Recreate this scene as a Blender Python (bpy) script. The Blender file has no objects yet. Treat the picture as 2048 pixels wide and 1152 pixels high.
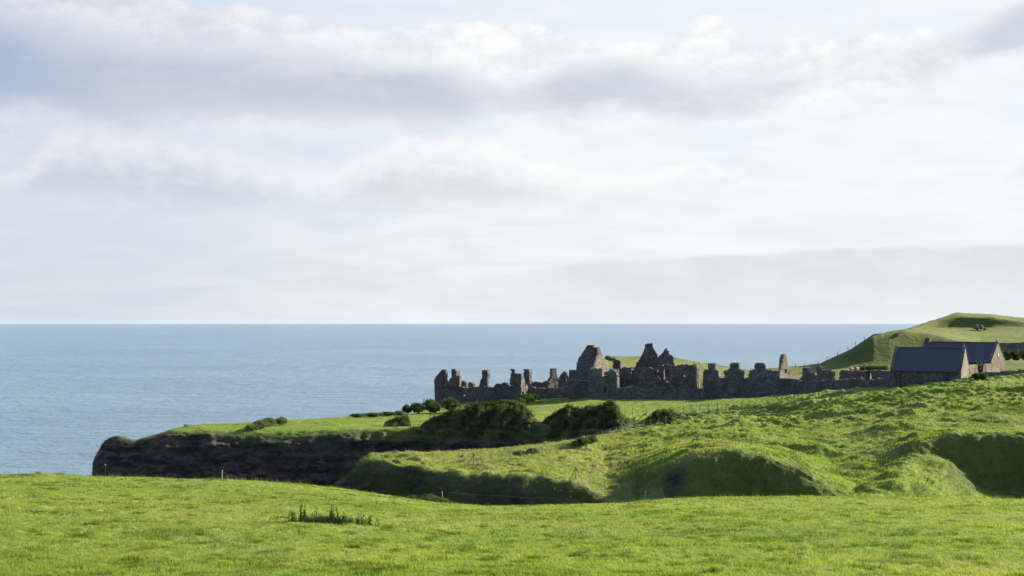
import bpy, bmesh, math, random
import numpy as np
from mathutils import Vector

# ------------------------------------------------------------------ camera, light, sky
F = 2844.0; CX = 1024.0; HY = 642.0; CAMZ = 50.0      # focal length in photo pixels, level line, camera height above the sea
EXPO = 1.6; K = 2 ** EXPO
SUN_AZ, SUN_EL = math.radians(64), math.radians(22)   # clockwise from +Y (the view), above the horizon
SUN_STRENGTH = 5.0
S = bpy.context.scene
S.render.resolution_x, S.render.resolution_y = 1024, 576
cd = bpy.data.cameras.new('camera'); cam = bpy.data.objects.new('camera', cd); S.collection.objects.link(cam)
cam.location = (0, 0, CAMZ); cam.rotation_euler = (math.pi / 2, 0, 0)
cd.sensor_width = 36; cd.lens = 36 * F / 2048; cd.shift_y = (HY - 576) / 2048
cd.clip_start = 0.5; cd.clip_end = 90000
S.camera = cam
S.view_settings.view_transform = 'Standard'; S.view_settings.look = 'None'
S.view_settings.exposure = EXPO; S.view_settings.gamma = 1

sl = bpy.data.lights.new('sun', 'SUN'); sun = bpy.data.objects.new('sun', sl); S.collection.objects.link(sun)
sl.energy = SUN_STRENGTH; sl.angle = math.radians(0.6); sl.color = (1.0, 0.9, 0.74)
sd = Vector((math.sin(SUN_AZ) * math.cos(SUN_EL), math.cos(SUN_AZ) * math.cos(SUN_EL), math.sin(SUN_EL)))
sun.rotation_euler = sd.to_track_quat('Z', 'Y').to_euler(); sun.location = (200, 100, 200)


class N:
    """small helper to write node trees"""
    def __init__(s, tree): s.t = tree; s.n = tree.nodes; s.l = tree.links
    def new(s, typ, **kw):
        n = s.n.new(typ)
        for k, v in kw.items(): setattr(n, k, v)
        return n
    def put(s, sock, v):
        if isinstance(v, bpy.types.NodeSocket): s.l.new(v, sock)
        elif v is not None:
            if sock.type == 'RGBA' and len(v) == 3: v = (*v, 1)
            sock.default_value = v
    def m(s, op, a, b=None, c=None, clamp=False):
        n = s.new('ShaderNodeMath', operation=op, use_clamp=clamp)
        for i, v in enumerate((a, b, c)):
            if v is not None: s.put(n.inputs[i], v)
        return n.outputs[0]
    def ss(s, v, a, b, lo=0.0, hi=1.0):
        n = s.new('ShaderNodeMapRange', interpolation_type='SMOOTHSTEP')
        for i, x in enumerate((v, a, b, lo, hi)): s.put(n.inputs[i], x)
        return n.outputs[0]
    def mix(s, f, a, b, blend='MIX'):
        n = s.new('ShaderNodeMix', data_type='RGBA', blend_type=blend)
        s.put(n.inputs[0], f); s.put(n.inputs[6], a); s.put(n.inputs[7], b)
        return n.outputs[2]
    def noise(s, vec, scale, detail=4.0, rough=0.5, dist=0.0):
        n = s.new('ShaderNodeTexNoise'); s.put(n.inputs['Vector'], vec)
        n.inputs['Scale'].default_value = scale; n.inputs['Detail'].default_value = detail
        n.inputs['Roughness'].default_value = rough; n.inputs['Distortion'].default_value = dist
        return n.outputs['Fac']
    def scale(s, vec, k):
        n = s.new('ShaderNodeMapping'); s.put(n.inputs['Vector'], vec); n.inputs['Scale'].default_value = k
        return n.outputs[0]
    def curve(s, fac, pts):
        n = s.new('ShaderNodeFloatCurve'); cu = n.mapping.curves[0]
        cu.points[0].location = pts[0]; cu.points[1].location = pts[-1]
        for p in pts[1:-1]: cu.points.new(*p)
        n.mapping.update(); s.put(n.inputs['Value'], fac)
        return n.outputs[0]


def lin(r, g, b):
    f = lambda c: (c / 255 / 12.92) if c / 255 <= .04045 else ((c / 255 + .055) / 1.055) ** 2.4
    return (f(r) / K, f(g) / K, f(b) / K)


W = bpy.data.worlds.new('World'); S.world = W; W.use_nodes = True; W.node_tree.nodes.clear()
w = N(W.node_tree)
tc = w.new('ShaderNodeTexCoord').outputs['Generated']
sx = w.new('ShaderNodeSeparateXYZ'); w.put(sx.inputs[0], tc)
X, Y, Z = sx.outputs
A = w.m('MULTIPLY', w.m('ARCTAN2', X, Y), F)                 # azimuth and height above the level line, both times F
E = w.m('MULTIPLY', w.m('ARCSINE', w.m('MAXIMUM', Z, 0.0015)), F)
An = w.m('DIVIDE', w.m('ADD', A, 1200.0), 2400.0, clamp=True)
cxy = w.new('ShaderNodeCombineXYZ'); w.put(cxy.inputs[0], w.m('DIVIDE', A, 1000.0)); w.put(cxy.inputs[1], w.m('DIVIDE', E, 1000.0))
P2 = cxy.outputs[0]
def cv(pts, unit=800.0):
    q = [((math.atan((px - 1024) / F) * F + 1200) / 2400, v / unit) for px, v in pts]
    q = [(0.0, q[0][1])] + q + [(1.0, q[-1][1])]
    return w.m('MULTIPLY', w.curve(An, q), unit)
n_big = w.m('SUBTRACT', w.noise(w.scale(P2, (2.2, 5, 1)), 1.0, 3, .5, .3), .5)
n_med = w.m('SUBTRACT', w.noise(w.scale(P2, (7, 15, 1)), 1.0, 6, .55, .2), .5)
n_fin = w.m('SUBTRACT', w.noise(w.scale(P2, (22, 36, 1)), 1.0, 7, .6), .5)
n_wisp = w.m('SUBTRACT', w.noise(w.scale(P2, (3.0, 16, 1)), 1.3, 6, .55, .6), .5)
mad = lambda a, b, c: w.m('MULTIPLY_ADD', a, b, c)
# clear sky, veiled by thin high cloud
sky = w.new('ShaderNodeTexSky', sky_type='NISHITA'); sky.sun_disc = False
sky.sun_elevation = SUN_EL; sky.sun_rotation = SUN_AZ; sky.altitude = 50; sky.air_density = 1.0; sky.dust_density = 1.0
cl = w.new('ShaderNodeCombineXYZ'); w.put(cl.inputs[0], X); w.put(cl.inputs[1], Y); w.put(cl.inputs[2], w.m('MAXIMUM', Z, .01))
w.put(sky.inputs[0], cl.outputs[0])
nish = w.mix(1.0, sky.outputs[0], (.10, .10, .10), 'MULTIPLY')
hz = w.ss(E, 0.0, 420.0)
vl = w.mix(hz, lin(206, 219, 230), lin(210, 223, 238))
vr = w.mix(hz, lin(233, 235, 237), lin(233, 241, 248))
veil = w.mix(w.ss(A, -1000.0, 400.0), vl, vr)
veil = w.mix(w.ss(w.m('ABSOLUTE', A), 1500., 4000.), veil, lin(120, 155, 200))
clear = w.mix(w.ss(E, 600.0, 1400.0, 0.97, 0.25), nish, veil)
base = w.mix(w.m('MULTIPLY', w.ss(n_wisp, -.22, .2), w.m('MULTIPLY', w.ss(E, 650., 330., .35, .85), w.ss(E, 1300., 800.))), clear, w.mix(w.ss(A, -900., 100.), lin(222, 227, 235), lin(249, 251, 252)))
# low faint grey bank towards the right
e3 = mad(n_med, 26., E)
b3 = w.m('MULTIPLY', w.ss(e3, cv([(0, 20), (900, 70), (1050, 98), (1200, 112), (1400, 128), (1700, 138), (2048, 146)]), mad(1.0, 1.0, 0.0)), 1.0)
edge3 = cv([(0, 40), (700, 60), (1000, 95), (1060, 104), (1300, 124), (1600, 138), (2048, 148)])
m3 = w.m('MULTIPLY', w.ss(w.m('SUBTRACT', edge3, e3), -4., 9.), w.ss(w.m('SUBTRACT', E, mad(n_big, 60., cv([(0, 10), (2048, 30)]))), -50., 90., .45, 1.))
m3 = w.m('MULTIPLY', m3, w.ss(A, -300., 300.))
base = w.mix(w.m('MULTIPLY', m3, .8), base, w.mix(w.ss(n_med, -.1, .25), lin(218, 227, 232), lin(233, 234, 236)))
# second bank, soft, mid height
e2 = w.m('ADD', mad(n_med, 80., E), mad(n_fin, 46., 0.0))
top2 = cv([(0, 285), (40, 300), (130, 358), (250, 360), (400, 348), (520, 330), (640, 300), (720, 335), (840, 372), (960, 360), (1080, 330), (1250, 300), (1420, 330), (1520, 290), (1700, 262), (1850, 292), (1960, 270), (2048, 350)])
bot2 = cv([(0, 245), (300, 235), (600, 225), (800, 232), (1100, 235), (1400, 255), (1700, 245), (2048, 260)])
m2 = w.m('MULTIPLY', w.ss(w.m('SUBTRACT', top2, e2), -10., 26.), w.ss(w.m('SUBTRACT', e2, bot2), -30., 45.))
m2 = w.m('MULTIPLY', m2, w.ss(A, 300., 900., 1., .55))
t2 = w.ss(mad(n_fin, 90., mad(n_med, 110., w.m('SUBTRACT', top2, E))), 15., 105.)
c2l = w.mix(t2, lin(234, 235, 241), lin(200, 211, 225)); c2r = w.mix(t2, lin(252, 252, 252), lin(228, 230, 234))
c2 = w.mix(w.ss(A, -750., 100.), c2l, c2r)
base = w.mix(w.m('MULTIPLY', m2, .9), base, c2)
# main cumulus bank
e1 = w.m('ADD', mad(n_med, 46., E), w.m('MULTIPLY', n_fin, w.ss(A, -400., 200., 16., 46.)))
e1s = mad(n_med, 85., E)
top1 = cv([(0, 640), (200, 628), (420, 612), (560, 600), (720, 582), (800, 574), (900, 598), (1000, 584), (1040, 594), (1090, 578), (1250, 553), (1350, 562), (1378, 594), (1420, 606), (1455, 580), (1500, 548), (1580, 545), (1640, 536), (1700, 556), (1850, 552), (1980, 578), (2048, 596)])
bot1 = cv([(0, 352), (130, 372), (300, 368), (600, 372), (720, 378), (850, 385), (1000, 405), (1200, 385), (1500, 385), (1800, 440), (2048, 475)])
m1 = w.m('MULTIPLY', w.ss(w.m('SUBTRACT', top1, e1), -4., 12.), w.ss(w.m('SUBTRACT', mad(n_big, 70., e1s), bot1), -50., 55.))
lump = w.ss(mad(n_fin, .9, n_med), -.22, .22)
c1 = w.mix(w.ss(A, -1000., 0.), w.mix(lump, lin(228, 232, 240), lin(208, 214, 229)), w.mix(lump, lin(253, 253, 253), lin(236, 238, 242)))
gc = cv([(0, 478), (60, 468), (200, 452), (420, 462), (640, 458), (850, 440), (1000, 436), (1200, 452), (1400, 435), (1560, 452), (1700, 488), (1850, 500), (1950, 524), (2048, 548)])
gw = cv([(0, 72), (150, 70), (400, 62), (700, 52), (950, 42), (1020, 26), (1100, 40), (1250, 46), (1400, 36), (1600, 26), (1750, 22), (1900, 28), (2048, 42)])
gd = w.m('DIVIDE', w.m('ABSOLUTE', w.m('SUBTRACT', mad(n_big, 56., e1s), gc)), gw)
gs = cv([(0, 800), (100, 740), (500, 650), (900, 640), (1020, 400), (1150, 620), (1280, 560), (1400, 430), (1550, 330), (1700, 150), (1850, 230), (1950, 470), (2048, 640)])
g1 = w.m('MULTIPLY', w.m('DIVIDE', gs, 800.0), w.ss(w.m('ADD', gd, w.m('MULTIPLY', n_fin, .9)), 1.8, .2))
gcol = w.mix(w.ss(A, -1000., -700.), lin(170, 188, 214), w.mix(w.ss(n_med, -.2, .2), lin(180, 193, 213), lin(200, 206, 219)))
gcol = w.mix(w.ss(A, -100., 500.), gcol, lin(196, 206, 222))
c1 = w.mix(g1, c1, gcol)
m1 = w.m('MAXIMUM', m1, w.m('MULTIPLY', g1, .9))
base = w.mix(w.m('MULTIPLY', m1, .97), base, c1)
# cloud above and outside the picture
mo = w.m('MULTIPLY', w.ss(w.noise(w.scale(tc, (3, 3, 7)), 1.0, 6, .55), .5, .62), w.ss(E, 700., 1000.))
base = w.mix(w.m('MULTIPLY', mo, .5), base, lin(150, 165, 190))
bg = w.new('ShaderNodeBackground'); w.put(bg.inputs[0], base); bg.inputs[1].default_value = 1.0
wo = w.new('ShaderNodeOutputWorld'); w.l.new(bg.outputs[0], wo.inputs[0])

# ------------------------------------------------------------------ helpers
rng = np.random.default_rng(7); random.seed(7)

def hash3(i, j, k, seed=0):
    h = (i * 374761393 + j * 668265263 + k * 2147483647 + seed * 1274126177) & 0xffffffff
    h = ((h ^ (h >> 13)) * 1274126177) & 0xffffffff
    h = ((h ^ (h >> 15)) * 2246822519) & 0xffffffff
    return ((h ^ (h >> 16)) & 0xffffff) / float(0xffffff)

def vnoise(x, y, z=None, seed=0):
    x = np.asarray(x, float); y = np.asarray(y, float); z = np.zeros_like(x) if z is None else np.asarray(z, float)
    xi, yi, zi = np.floor(x).astype(np.int64), np.floor(y).astype(np.int64), np.floor(z).astype(np.int64)
    fx, fy, fz = x - xi, y - yi, z - zi
    fx = fx * fx * (3 - 2 * fx); fy = fy * fy * (3 - 2 * fy); fz = fz * fz * (3 - 2 * fz)
    r = 0
    for a in (0, 1):
        for b in (0, 1):
            for c in (0, 1):
                wt = (fx if a else 1 - fx) * (fy if b else 1 - fy) * (fz if c else 1 - fz)
                r = r + wt * hash3(xi + a, yi + b, zi + c, seed)
    return r * 2 - 1

def fbm(x, y, z=None, oct=4, seed=0, gain=.5):
    r = 0; a = 1; s = 0
    for o in range(oct):
        k = 2.03 ** o
        r = r + a * vnoise(x * k + o * 17.3, y * k - o * 9.1, None if z is None else z * k + o * 3.7, seed + o)
        s += a; a *= gain
    return r / s

def link(o, parent=None):
    S.collection.objects.link(o); o.parent = parent
    return o

def tag(o, label=None, cat=None, group=None, kind=None):
    if label: o['label'] = label
    if cat: o['category'] = cat
    if group: o['group'] = group
    if kind: o['kind'] = kind
    return o

def empty(name, loc, label, cat, group=None):
    o = bpy.data.objects.new(name, None); o.location = loc; link(o); o.empty_display_size = .5
    return tag(o, label, cat, group)

def mesh_np(name, V, Fc, mat, parent=None, smooth=False, attrs=None):
    """V (n,3), Fc (m,k) arrays -> one object"""
    me = bpy.data.meshes.new(name); V = np.asarray(V, np.float32); Fc = np.asarray(Fc, np.int32)
    m, k = Fc.shape
    me.vertices.add(len(V)); me.vertices.foreach_set('co', V.ravel())
    me.loops.add(m * k); me.loops.foreach_set('vertex_index', Fc.ravel())
    me.polygons.add(m); me.polygons.foreach_set('loop_start', np.arange(m, dtype=np.int32) * k)
    me.polygons.foreach_set('loop_total', np.full(m, k, np.int32))
    me.polygons.foreach_set('use_smooth', np.full(m, smooth, bool))
    for an, av in (attrs or {}).items():
        at = me.attributes.new(an, 'FLOAT', 'POINT'); at.data.foreach_set('value', np.asarray(av, np.float32).ravel())
    me.update(calc_edges=True); me.materials.append(mat)
    return place(bpy.data.objects.new(name, me), parent)

def place(o, parent):
    link(o)
    if parent is not None:
        w_ = Vector(); q = parent
        while q is not None: w_ += q.location; q = q.parent
        o.parent = parent; o.location = -w_
    return o

def at(px, py, Yd):
    return Vector(((px - CX) / F * Yd, Yd, CAMZ - (py - HY) / F * Yd))

class MB:
    """collects boxes, bars and tubes into one mesh"""
    def __init__(s): s.v = []; s.f = []
    def box(s, a, b):
        n = len(s.v)
        for z in (a[2], b[2]):
            s.v += [(a[0], a[1], z), (b[0], a[1], z), (b[0], b[1], z), (a[0], b[1], z)]
        s.f += [(n, n+3, n+2, n+1), (n+4, n+5, n+6, n+7), (n, n+1, n+5, n+4), (n+1, n+2, n+6, n+5), (n+2, n+3, n+7, n+6), (n+3, n, n+4, n+7)]
    def tube(s, p, q, r0, r1=None, k=6):
        r1 = r0 if r1 is None else r1
        p, q = Vector(p), Vector(q); d = (q - p).normalized()
        u = d.orthogonal().normalized(); v = d.cross(u); n = len(s.v)
        for c, r in ((p, r0), (q, r1)):
            for i in range(k):
                a = 2 * math.pi * i / k; s.v.append(tuple(c + u * math.cos(a) * r + v * math.sin(a) * r))
        for i in range(k):
            j = (i + 1) % k; s.f.append((n + i, n + j, n + k + j, n + k + i))
        s.f += [tuple(n + i for i in range(k))[::-1], tuple(n + k + i for i in range(k))]
    def path(s, pts, r, k=4):
        for a, b in zip(pts, pts[1:]): s.tube(a, b, r, r, k)
    def prism(s, pts, d):
        """planar outline pts extruded by vector d"""
        n = len(s.v); k = len(pts); d = Vector(d)
        s.v += [tuple(p) for p in pts] + [tuple(Vector(p) + d) for p in pts]
        s.f += [tuple(range(n, n + k)), tuple(range(n + 2 * k - 1, n + k - 1, -1))]
        for i in range(k):
            j = (i + 1) % k; s.f.append((n + j, n + i, n + k + i, n + k + j))
    def build(s, name, mat, parent=None, smooth=False):
        me = bpy.data.meshes.new(name); me.from_pydata([tuple(v) for v in s.v], [], s.f); me.update()
        bm = bmesh.new(); bm.from_mesh(me); bmesh.ops.recalc_face_normals(bm, faces=bm.faces); bm.to_mesh(me); bm.free()
        for p in me.polygons: p.use_smooth = smooth
        me.materials.append(mat)
        return place(bpy.data.objects.new(name, me), parent)

# ------------------------------------------------------------------ materials
def mat(name):
    m = bpy.data.materials.new(name); m.use_nodes = True; m.node_tree.nodes.clear()
    g = N(m.node_tree); out = g.new('ShaderNodeOutputMaterial')
    g.pos = g.new('ShaderNodeNewGeometry').outputs['Position']
    return m, g, out

def attr(g, name): return g.new('ShaderNodeAttribute', attribute_name=name).outputs['Fac']

def bump(g, h, strength, dist):
    b = g.new('ShaderNodeBump'); b.inputs['Strength'].default_value = strength; b.inputs['Distance'].default_value = dist
    g.put(b.inputs['Height'], h); return b.outputs[0]

def bsdf(g, out, col, rough=.9, normal=None, spec=.2, metal=0.0):
    p = g.new('ShaderNodeBsdfPrincipled'); g.put(p.inputs['Base Color'], col); g.put(p.inputs['Roughness'], rough)
    p.inputs['Specular IOR Level'].default_value = spec; p.inputs['Metallic'].default_value = metal
    if normal is not None: g.put(p.inputs['Normal'], normal)
    g.l.new(p.outputs[0], out.inputs[0]); return p

def grass_cols(g, pos, v=1.0, dryv=None):
    """patchy pasture colour: fresh, darker rank grass, straw"""
    big = g.noise(pos, .05, 4, .6); med = g.noise(pos, .45, 5, .6); fin = g.noise(pos, 3.2, 4, .6)
    c = g.mix(g.ss(big, .35, .65), (.150 * v, .225 * v, .038 * v), (.205 * v, .262 * v, .048 * v))
    c = g.mix(g.m('MULTIPLY', g.ss(med, .56, .68), .65), c, (.060 * v, .115 * v, .028 * v))
    c = g.mix(g.m('MULTIPLY', g.ss(fin, .55, .72), .5), c, (.075 * v, .130 * v, .030 * v))
    if dryv is not None: c = g.mix(dryv, c, (.20 * v, .19 * v, .085 * v))
    return c

def make_blades():
    m, g, out = mat('grass_blades')
    t = attr(g, 'tint'); dry = attr(g, 'dry')
    c = grass_cols(g, g.pos, 1.0)
    c = g.mix(1.0, c, g.mix(t, (.34, .42, .32), (1.55, 1.45, 1.3)), 'MULTIPLY')
    c = g.mix(dry, c, (.26, .20, .085))
    d = g.new('ShaderNodeBsdfDiffuse'); g.put(d.inputs[0], c)
    tr = g.new('ShaderNodeBsdfTranslucent'); g.put(tr.inputs[0], g.mix(1.0, c, (1.2, 1.2, .85), 'MULTIPLY'))
    mx = g.new('ShaderNodeMixShader'); mx.inputs[0].default_value = .5
    g.l.new(d.outputs[0], mx.inputs[1]); g.l.new(tr.outputs[0], mx.inputs[2]); g.l.new(mx.outputs[0], out.inputs[0])
    return m

def make_ground():
    m, g, out = mat('pasture_and_rock')
    rock = attr(g, 'rock'); dry = attr(g, 'dry')
    gr = grass_cols(g, g.pos, .85, g.m('MULTIPLY', dry, .75))
    gr = g.mix(attr(g, 'rank'), gr, g.mix(g.noise(g.pos, .9, 5, .65), (.038, .060, .018), (.100, .120, .036)))  # coarse bank growth, with painted shade darkening the steep slopes
    n1 = g.noise(g.scale(g.pos, (.30, .30, .75)), 1.0, 8, .7, .5); n2 = g.noise(g.pos, 2.5, 6, .7); n3 = g.noise(g.pos, .12, 3, .5)
    rk = g.mix(g.ss(n1, .42, .62), (.020, .016, .018), (.115, .078, .072))
    rk = g.mix(g.m('MULTIPLY', g.ss(n2, .6, .75), .6), rk, (.15, .135, .13))
    rk = g.mix(g.m('MULTIPLY', g.ss(n3, .45, .6), g.ss(n2, .4, .6)), rk, (.038, .060, .026))
    h = g.m('ADD', g.m('MULTIPLY', g.noise(g.pos, 2.2, 6, .65), 1.0), g.m('MULTIPLY', n1, 1.5))
    c = g.mix(rock, gr, rk)
    bsdf(g, out, c, .95, bump(g, h, .9, .35), .1)
    return m

def make_far():
    m, g, out = mat('far_pasture')
    dry = attr(g, 'dry'); rock = attr(g, 'rock')
    n = g.noise(g.pos, .06, 5, .6); n2 = g.noise(g.scale(g.pos, (.25, .6, 1)), 1., 6, .65)
    c = g.mix(g.ss(n, .4, .62), (.085, .13, .026), (.12, .15, .03))
    c = g.mix(g.ss(n2, .5, .7), c, (.055, .09, .022))
    c = g.mix(g.m('MULTIPLY', dry, .7), c, (.17, .15, .055)); c = g.mix(rock, c, (.035, .045, .022))
    bsdf(g, out, c, .95, bump(g, g.m('ADD', n2, g.noise(g.pos, 1.5, 5, .6)), .8, .6), .1)
    return m

def make_stone(name, a, b, mort, sc=2.4, lichen=.3):
    m, g, out = mat(name)
    p = g.scale(g.pos, (1, 1, 1.5))
    vo = g.new('ShaderNodeTexVoronoi', feature='F1'); g.put(vo.inputs['Vector'], p); vo.inputs['Scale'].default_value = sc
    ve = g.new('ShaderNodeTexVoronoi', feature='DISTANCE_TO_EDGE'); g.put(ve.inputs['Vector'], p); ve.inputs['Scale'].default_value = sc
    s3 = g.new('ShaderNodeSeparateXYZ'); g.put(s3.inputs[0], vo.outputs['Color'])
    c = g.mix(s3.outputs[0], a, b); c = g.mix(g.ss(ve.outputs[0], .07, .015), c, mort)
    big = g.noise(g.pos, .35, 5, .6); c = g.mix(g.m('MULTIPLY', g.ss(big, .45, .65), .55), c, (a[0]*.55, a[1]*.55, a[2]*.55))
    c = g.mix(g.m('MULTIPLY', g.ss(g.noise(g.pos, 1.3, 5, .7), .56, .7), lichen), c, (.22, .22, .16))
    h = g.m('ADD', g.ss(ve.outputs[0], 0., .12), g.noise(g.pos, 6., 4, .6))
    bsdf(g, out, c, .95, bump(g, h, .8, .12), .1)
    return m

def make_simple(name, col, rough=.85, var=.35, sc=3., bmp=.02, spec=.2, metal=0.):
    m, g, out = mat(name)
    n = g.noise(g.pos, sc, 5, .6)
    c = g.mix(n, tuple(x * (1 - var) for x in col), tuple(x * (1 + var) for x in col))
    bsdf(g, out, c, rough, bump(g, n, .5, bmp), spec, metal)
    return m

def make_leaf(name, a, b, tr=.35):
    m, g, out = mat(name)
    t = attr(g, 'tint'); c = g.mix(t, a, b)
    c = g.mix(g.ss(g.noise(g.pos, .9, 3, .6), .45, .62), c, tuple(x * .6 for x in a))
    d = g.new('ShaderNodeBsdfDiffuse'); g.put(d.inputs[0], c)
    q = g.new('ShaderNodeBsdfTranslucent'); g.put(q.inputs[0], c)
    mx = g.new('ShaderNodeMixShader'); mx.inputs[0].default_value = tr
    g.l.new(d.outputs[0], mx.inputs[1]); g.l.new(q.outputs[0], mx.inputs[2]); g.l.new(mx.outputs[0], out.inputs[0])
    return m

def make_sea():
    m, g, out = mat('sea_water')
    p1 = g.scale(g.pos, (.26, .36, 1)); p2 = g.scale(g.pos, (.030, .045, 1)); p3 = g.scale(g.pos, (.0022, .0030, 1))
    a = g.noise(p1, 1., 7, .68, .4); b = g.noise(p2, 1., 6, .66, .3); c = g.noise(p3, 1., 6, .6)
    h = g.m('ADD', g.m('MULTIPLY', c, 14.), g.m('ADD', g.m('MULTIPLY', a, 2.0), g.m('MULTIPLY', b, 6.0)))
    nrm = bump(g, h, .8, 1.5)
    col = g.mix(g.ss(c, .35, .65), (.105, .180, .250), (.150, .235, .305))
    foam = g.m('MULTIPLY', g.ss(g.noise(p1, 2.2, 4, .7), .66, .8), g.ss(b, .52, .64))
    col = g.mix(foam, col, (.6, .65, .66))
    p = bsdf(g, out, col, g.ss(c, .3, .7, .28, .36), nrm, .5); p.inputs['IOR'].default_value = 1.33
    return m

def make_slate():
    m, g, out = mat('slate_roof')
    br = g.new('ShaderNodeTexBrick')
    cr = g.new('ShaderNodeCombineXYZ'); s3 = g.new('ShaderNodeSeparateXYZ'); g.put(s3.inputs[0], g.pos)
    g.put(cr.inputs[0], g.m('SUBTRACT', s3.outputs[0], g.m('MULTIPLY', s3.outputs[1], .4))); g.put(cr.inputs[1], s3.outputs[2])
    g.put(br.inputs['Vector'], cr.outputs[0]); br.inputs['Scale'].default_value = 3.2
    br.inputs['Color1'].default_value = (.042, .053, .085, 1); br.inputs['Color2'].default_value = (.060, .073, .11, 1)
    br.inputs['Mortar'].default_value = (.03, .035, .05, 1); br.inputs['Mortar Size'].default_value = .03
    c = g.mix(g.m('MULTIPLY', g.ss(g.noise(g.pos, 1.1, 5, .6), .5, .7), .4), br.outputs[0], (.06, .06, .055))
    bsdf(g, out, c, .65, bump(g, br.outputs['Fac'], .4, -.02), .4)
    return m

M = dict(
    blades=make_blades(), ground=make_ground(), far=make_far(), sea=make_sea(), slate=make_slate(),
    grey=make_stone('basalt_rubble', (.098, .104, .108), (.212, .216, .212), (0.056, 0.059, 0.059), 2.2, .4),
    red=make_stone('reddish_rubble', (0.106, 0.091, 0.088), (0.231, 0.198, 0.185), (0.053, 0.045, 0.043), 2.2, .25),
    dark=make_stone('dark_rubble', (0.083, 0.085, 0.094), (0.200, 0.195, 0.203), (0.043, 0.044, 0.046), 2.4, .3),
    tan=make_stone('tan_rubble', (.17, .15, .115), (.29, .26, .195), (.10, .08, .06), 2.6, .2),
    wood=make_simple('weathered_wood', (.19, .175, .15), .85, .35, 6),
    palewood=make_simple('pale_post', (.50, .48, .42), .7, .2, 6),
    darkwood=make_simple('dark_timber', (.035, .03, .03), .8, .3, 6),
    wire=make_simple('dull_wire', (.20, .19, .17), .5, .1, 6, 0, .4, .3),
    tank=make_simple('weathered_tank', (.09, .12, .125), .6, .25, 4),
    white=make_simple('white_paint', (.7, .7, .68), .6, .1, 3),
    path=make_simple('gravel_path', (.30, .28, .25), .95, .2, 3),
    leaf=make_leaf('bush_leaves', (.045, .085, .022), (.12, .18, .045), .45),
    darkleaf=make_leaf('windswept_leaves', (.075, .100, .040), (.215, .230, .085), .45),
    gorse=make_leaf('gorse_leaves', (.06, .085, .028), (.17, .16, .07), .35),
    blockcore=make_simple('blocking_core', (.022, .032, .014), .95, .5, 3),  # dark filling added inside the shrubs to block light
    nettle=make_leaf('nettle_leaves', (.035, .070, .022), (.09, .15, .04), .35),
)

# ------------------------------------------------------------------ terrain
def rows_to_grid(rows, cols, subs, smooth_cols=3):
    """rows: control polylines (px, distance, photo row or height below 500) -> lofted grid of points"""
    Yc, Zc = [], []
    for r in rows:
        a = np.array(r, float); y = a[:, 1]; z = np.where(a[:, 2] >= 500, CAMZ - (a[:, 2] - HY) / F * y, a[:, 2])
        yy = np.interp(cols, a[:, 0], y); zz = np.interp(cols, a[:, 0], z)
        Yc.append(yy); Zc.append(zz)
    Yc, Zc = np.array(Yc), np.array(Zc)
    if smooth_cols:
        k = np.exp(-np.linspace(-2, 2, 2 * smooth_cols + 1) ** 2); k /= k.sum()
        sm = lambda a: np.array([np.convolve(np.pad(r, smooth_cols, 'edge'), k, 'valid') for r in a])
        Yc, Zc = sm(Yc), sm(Zc)
    n = len(rows)
    def tang(A):
        d = np.diff(A, axis=0); t = np.zeros_like(A); t[0] = d[0]; t[-1] = d[-1]
        a, b = d[:-1], d[1:]
        t[1:-1] = np.where(a * b > 0, 2 * a * b / (a + b + 1e-9 * np.sign(a + b + 1e-12)), 0)
        return t
    TY, TZ = tang(Yc), tang(Zc)
    OY, OZ = [], []
    for i in range(n - 1):
        for t in np.arange(subs[i]) / subs[i]:
            h0, h1, h2, h3 = 2*t**3-3*t**2+1, t**3-2*t**2+t, -2*t**3+3*t**2, t**3-t**2
            OY.append(h0*Yc[i]+h1*TY[i]+h2*Yc[i+1]+h3*TY[i+1]); OZ.append(h0*Zc[i]+h1*TZ[i]+h2*Zc[i+1]+h3*TZ[i+1])
    OY.append(Yc[-1]); OZ.append(Zc[-1])
    OY, OZ = np.array(OY), np.array(OZ)
    U = (cols - CX) / F
    XX = U[None, :] * (50 + np.logaddexp(0, (OY - 50) / 6) * 6)
    return np.stack([XX, OY, OZ], -1)

def normals(P):
    a = np.gradient(P, axis=0); b = np.gradient(P, axis=1)
    n = np.cross(b, a); n /= np.linalg.norm(n, axis=-1, keepdims=True) + 1e-9
    return n

def grid_faces(R, C):
    i = np.arange(R - 1)[:, None] * C + np.arange(C - 1)[None, :]
    return np.stack([i, i + 1, i + C + 1, i + C], -1).reshape(-1, 4)

def colset(lo, hi, step, fr0=-60, fr1=2110):
    return np.concatenate([np.arange(lo, fr0, 24), np.arange(fr0, fr1, step), np.arange(fr1, hi + 1, 24)])

# pasture in the foreground
cr = [(-1200,112,935),(-300,114,948),(0,115,955),(90,115,952),(180,115,958),(300,116,961),(450,118,965),(600,120,973),(700,122,983),(780,124,995),(880,127,1011),(960,128,1018),(1050,128,1018),(1150,127,1016),(1250,126,1013),(1340,125,1004),(1420,124,1001),(1550,122,1000),(1700,120,1002),(1900,118,1004),(2048,118,1006),(3300,115,1012)]
mid = [(p, 76, 998 + .55 * (q - 955)) for p, y, q in cr]
fieldrows = [
    [(-1200,-40,52.0),(3300,-40,52.0)], [(-1200,0,48.3),(3300,0,48.3)], [(-1200,20,45.9),(3300,20,45.7)],
    [(-1200,38,1150),(3300,38,1150)], mid, cr,
    [(p, y + 5, q + 26) for p, y, q in cr],
    [(-1200,134,-8),(860,138,-8),(960,140,8),(1100,140,16),(1300,140,20),(3300,140,24)],
]
fc = colset(-1200, 3300, 3)
G = rows_to_grid(fieldrows, fc, [8, 20, 90, 150, 150, 24, 14])
gx, gy = G[..., 0], G[..., 1]
fade = np.clip((gy - 5) / 15, 0, 1)
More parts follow.
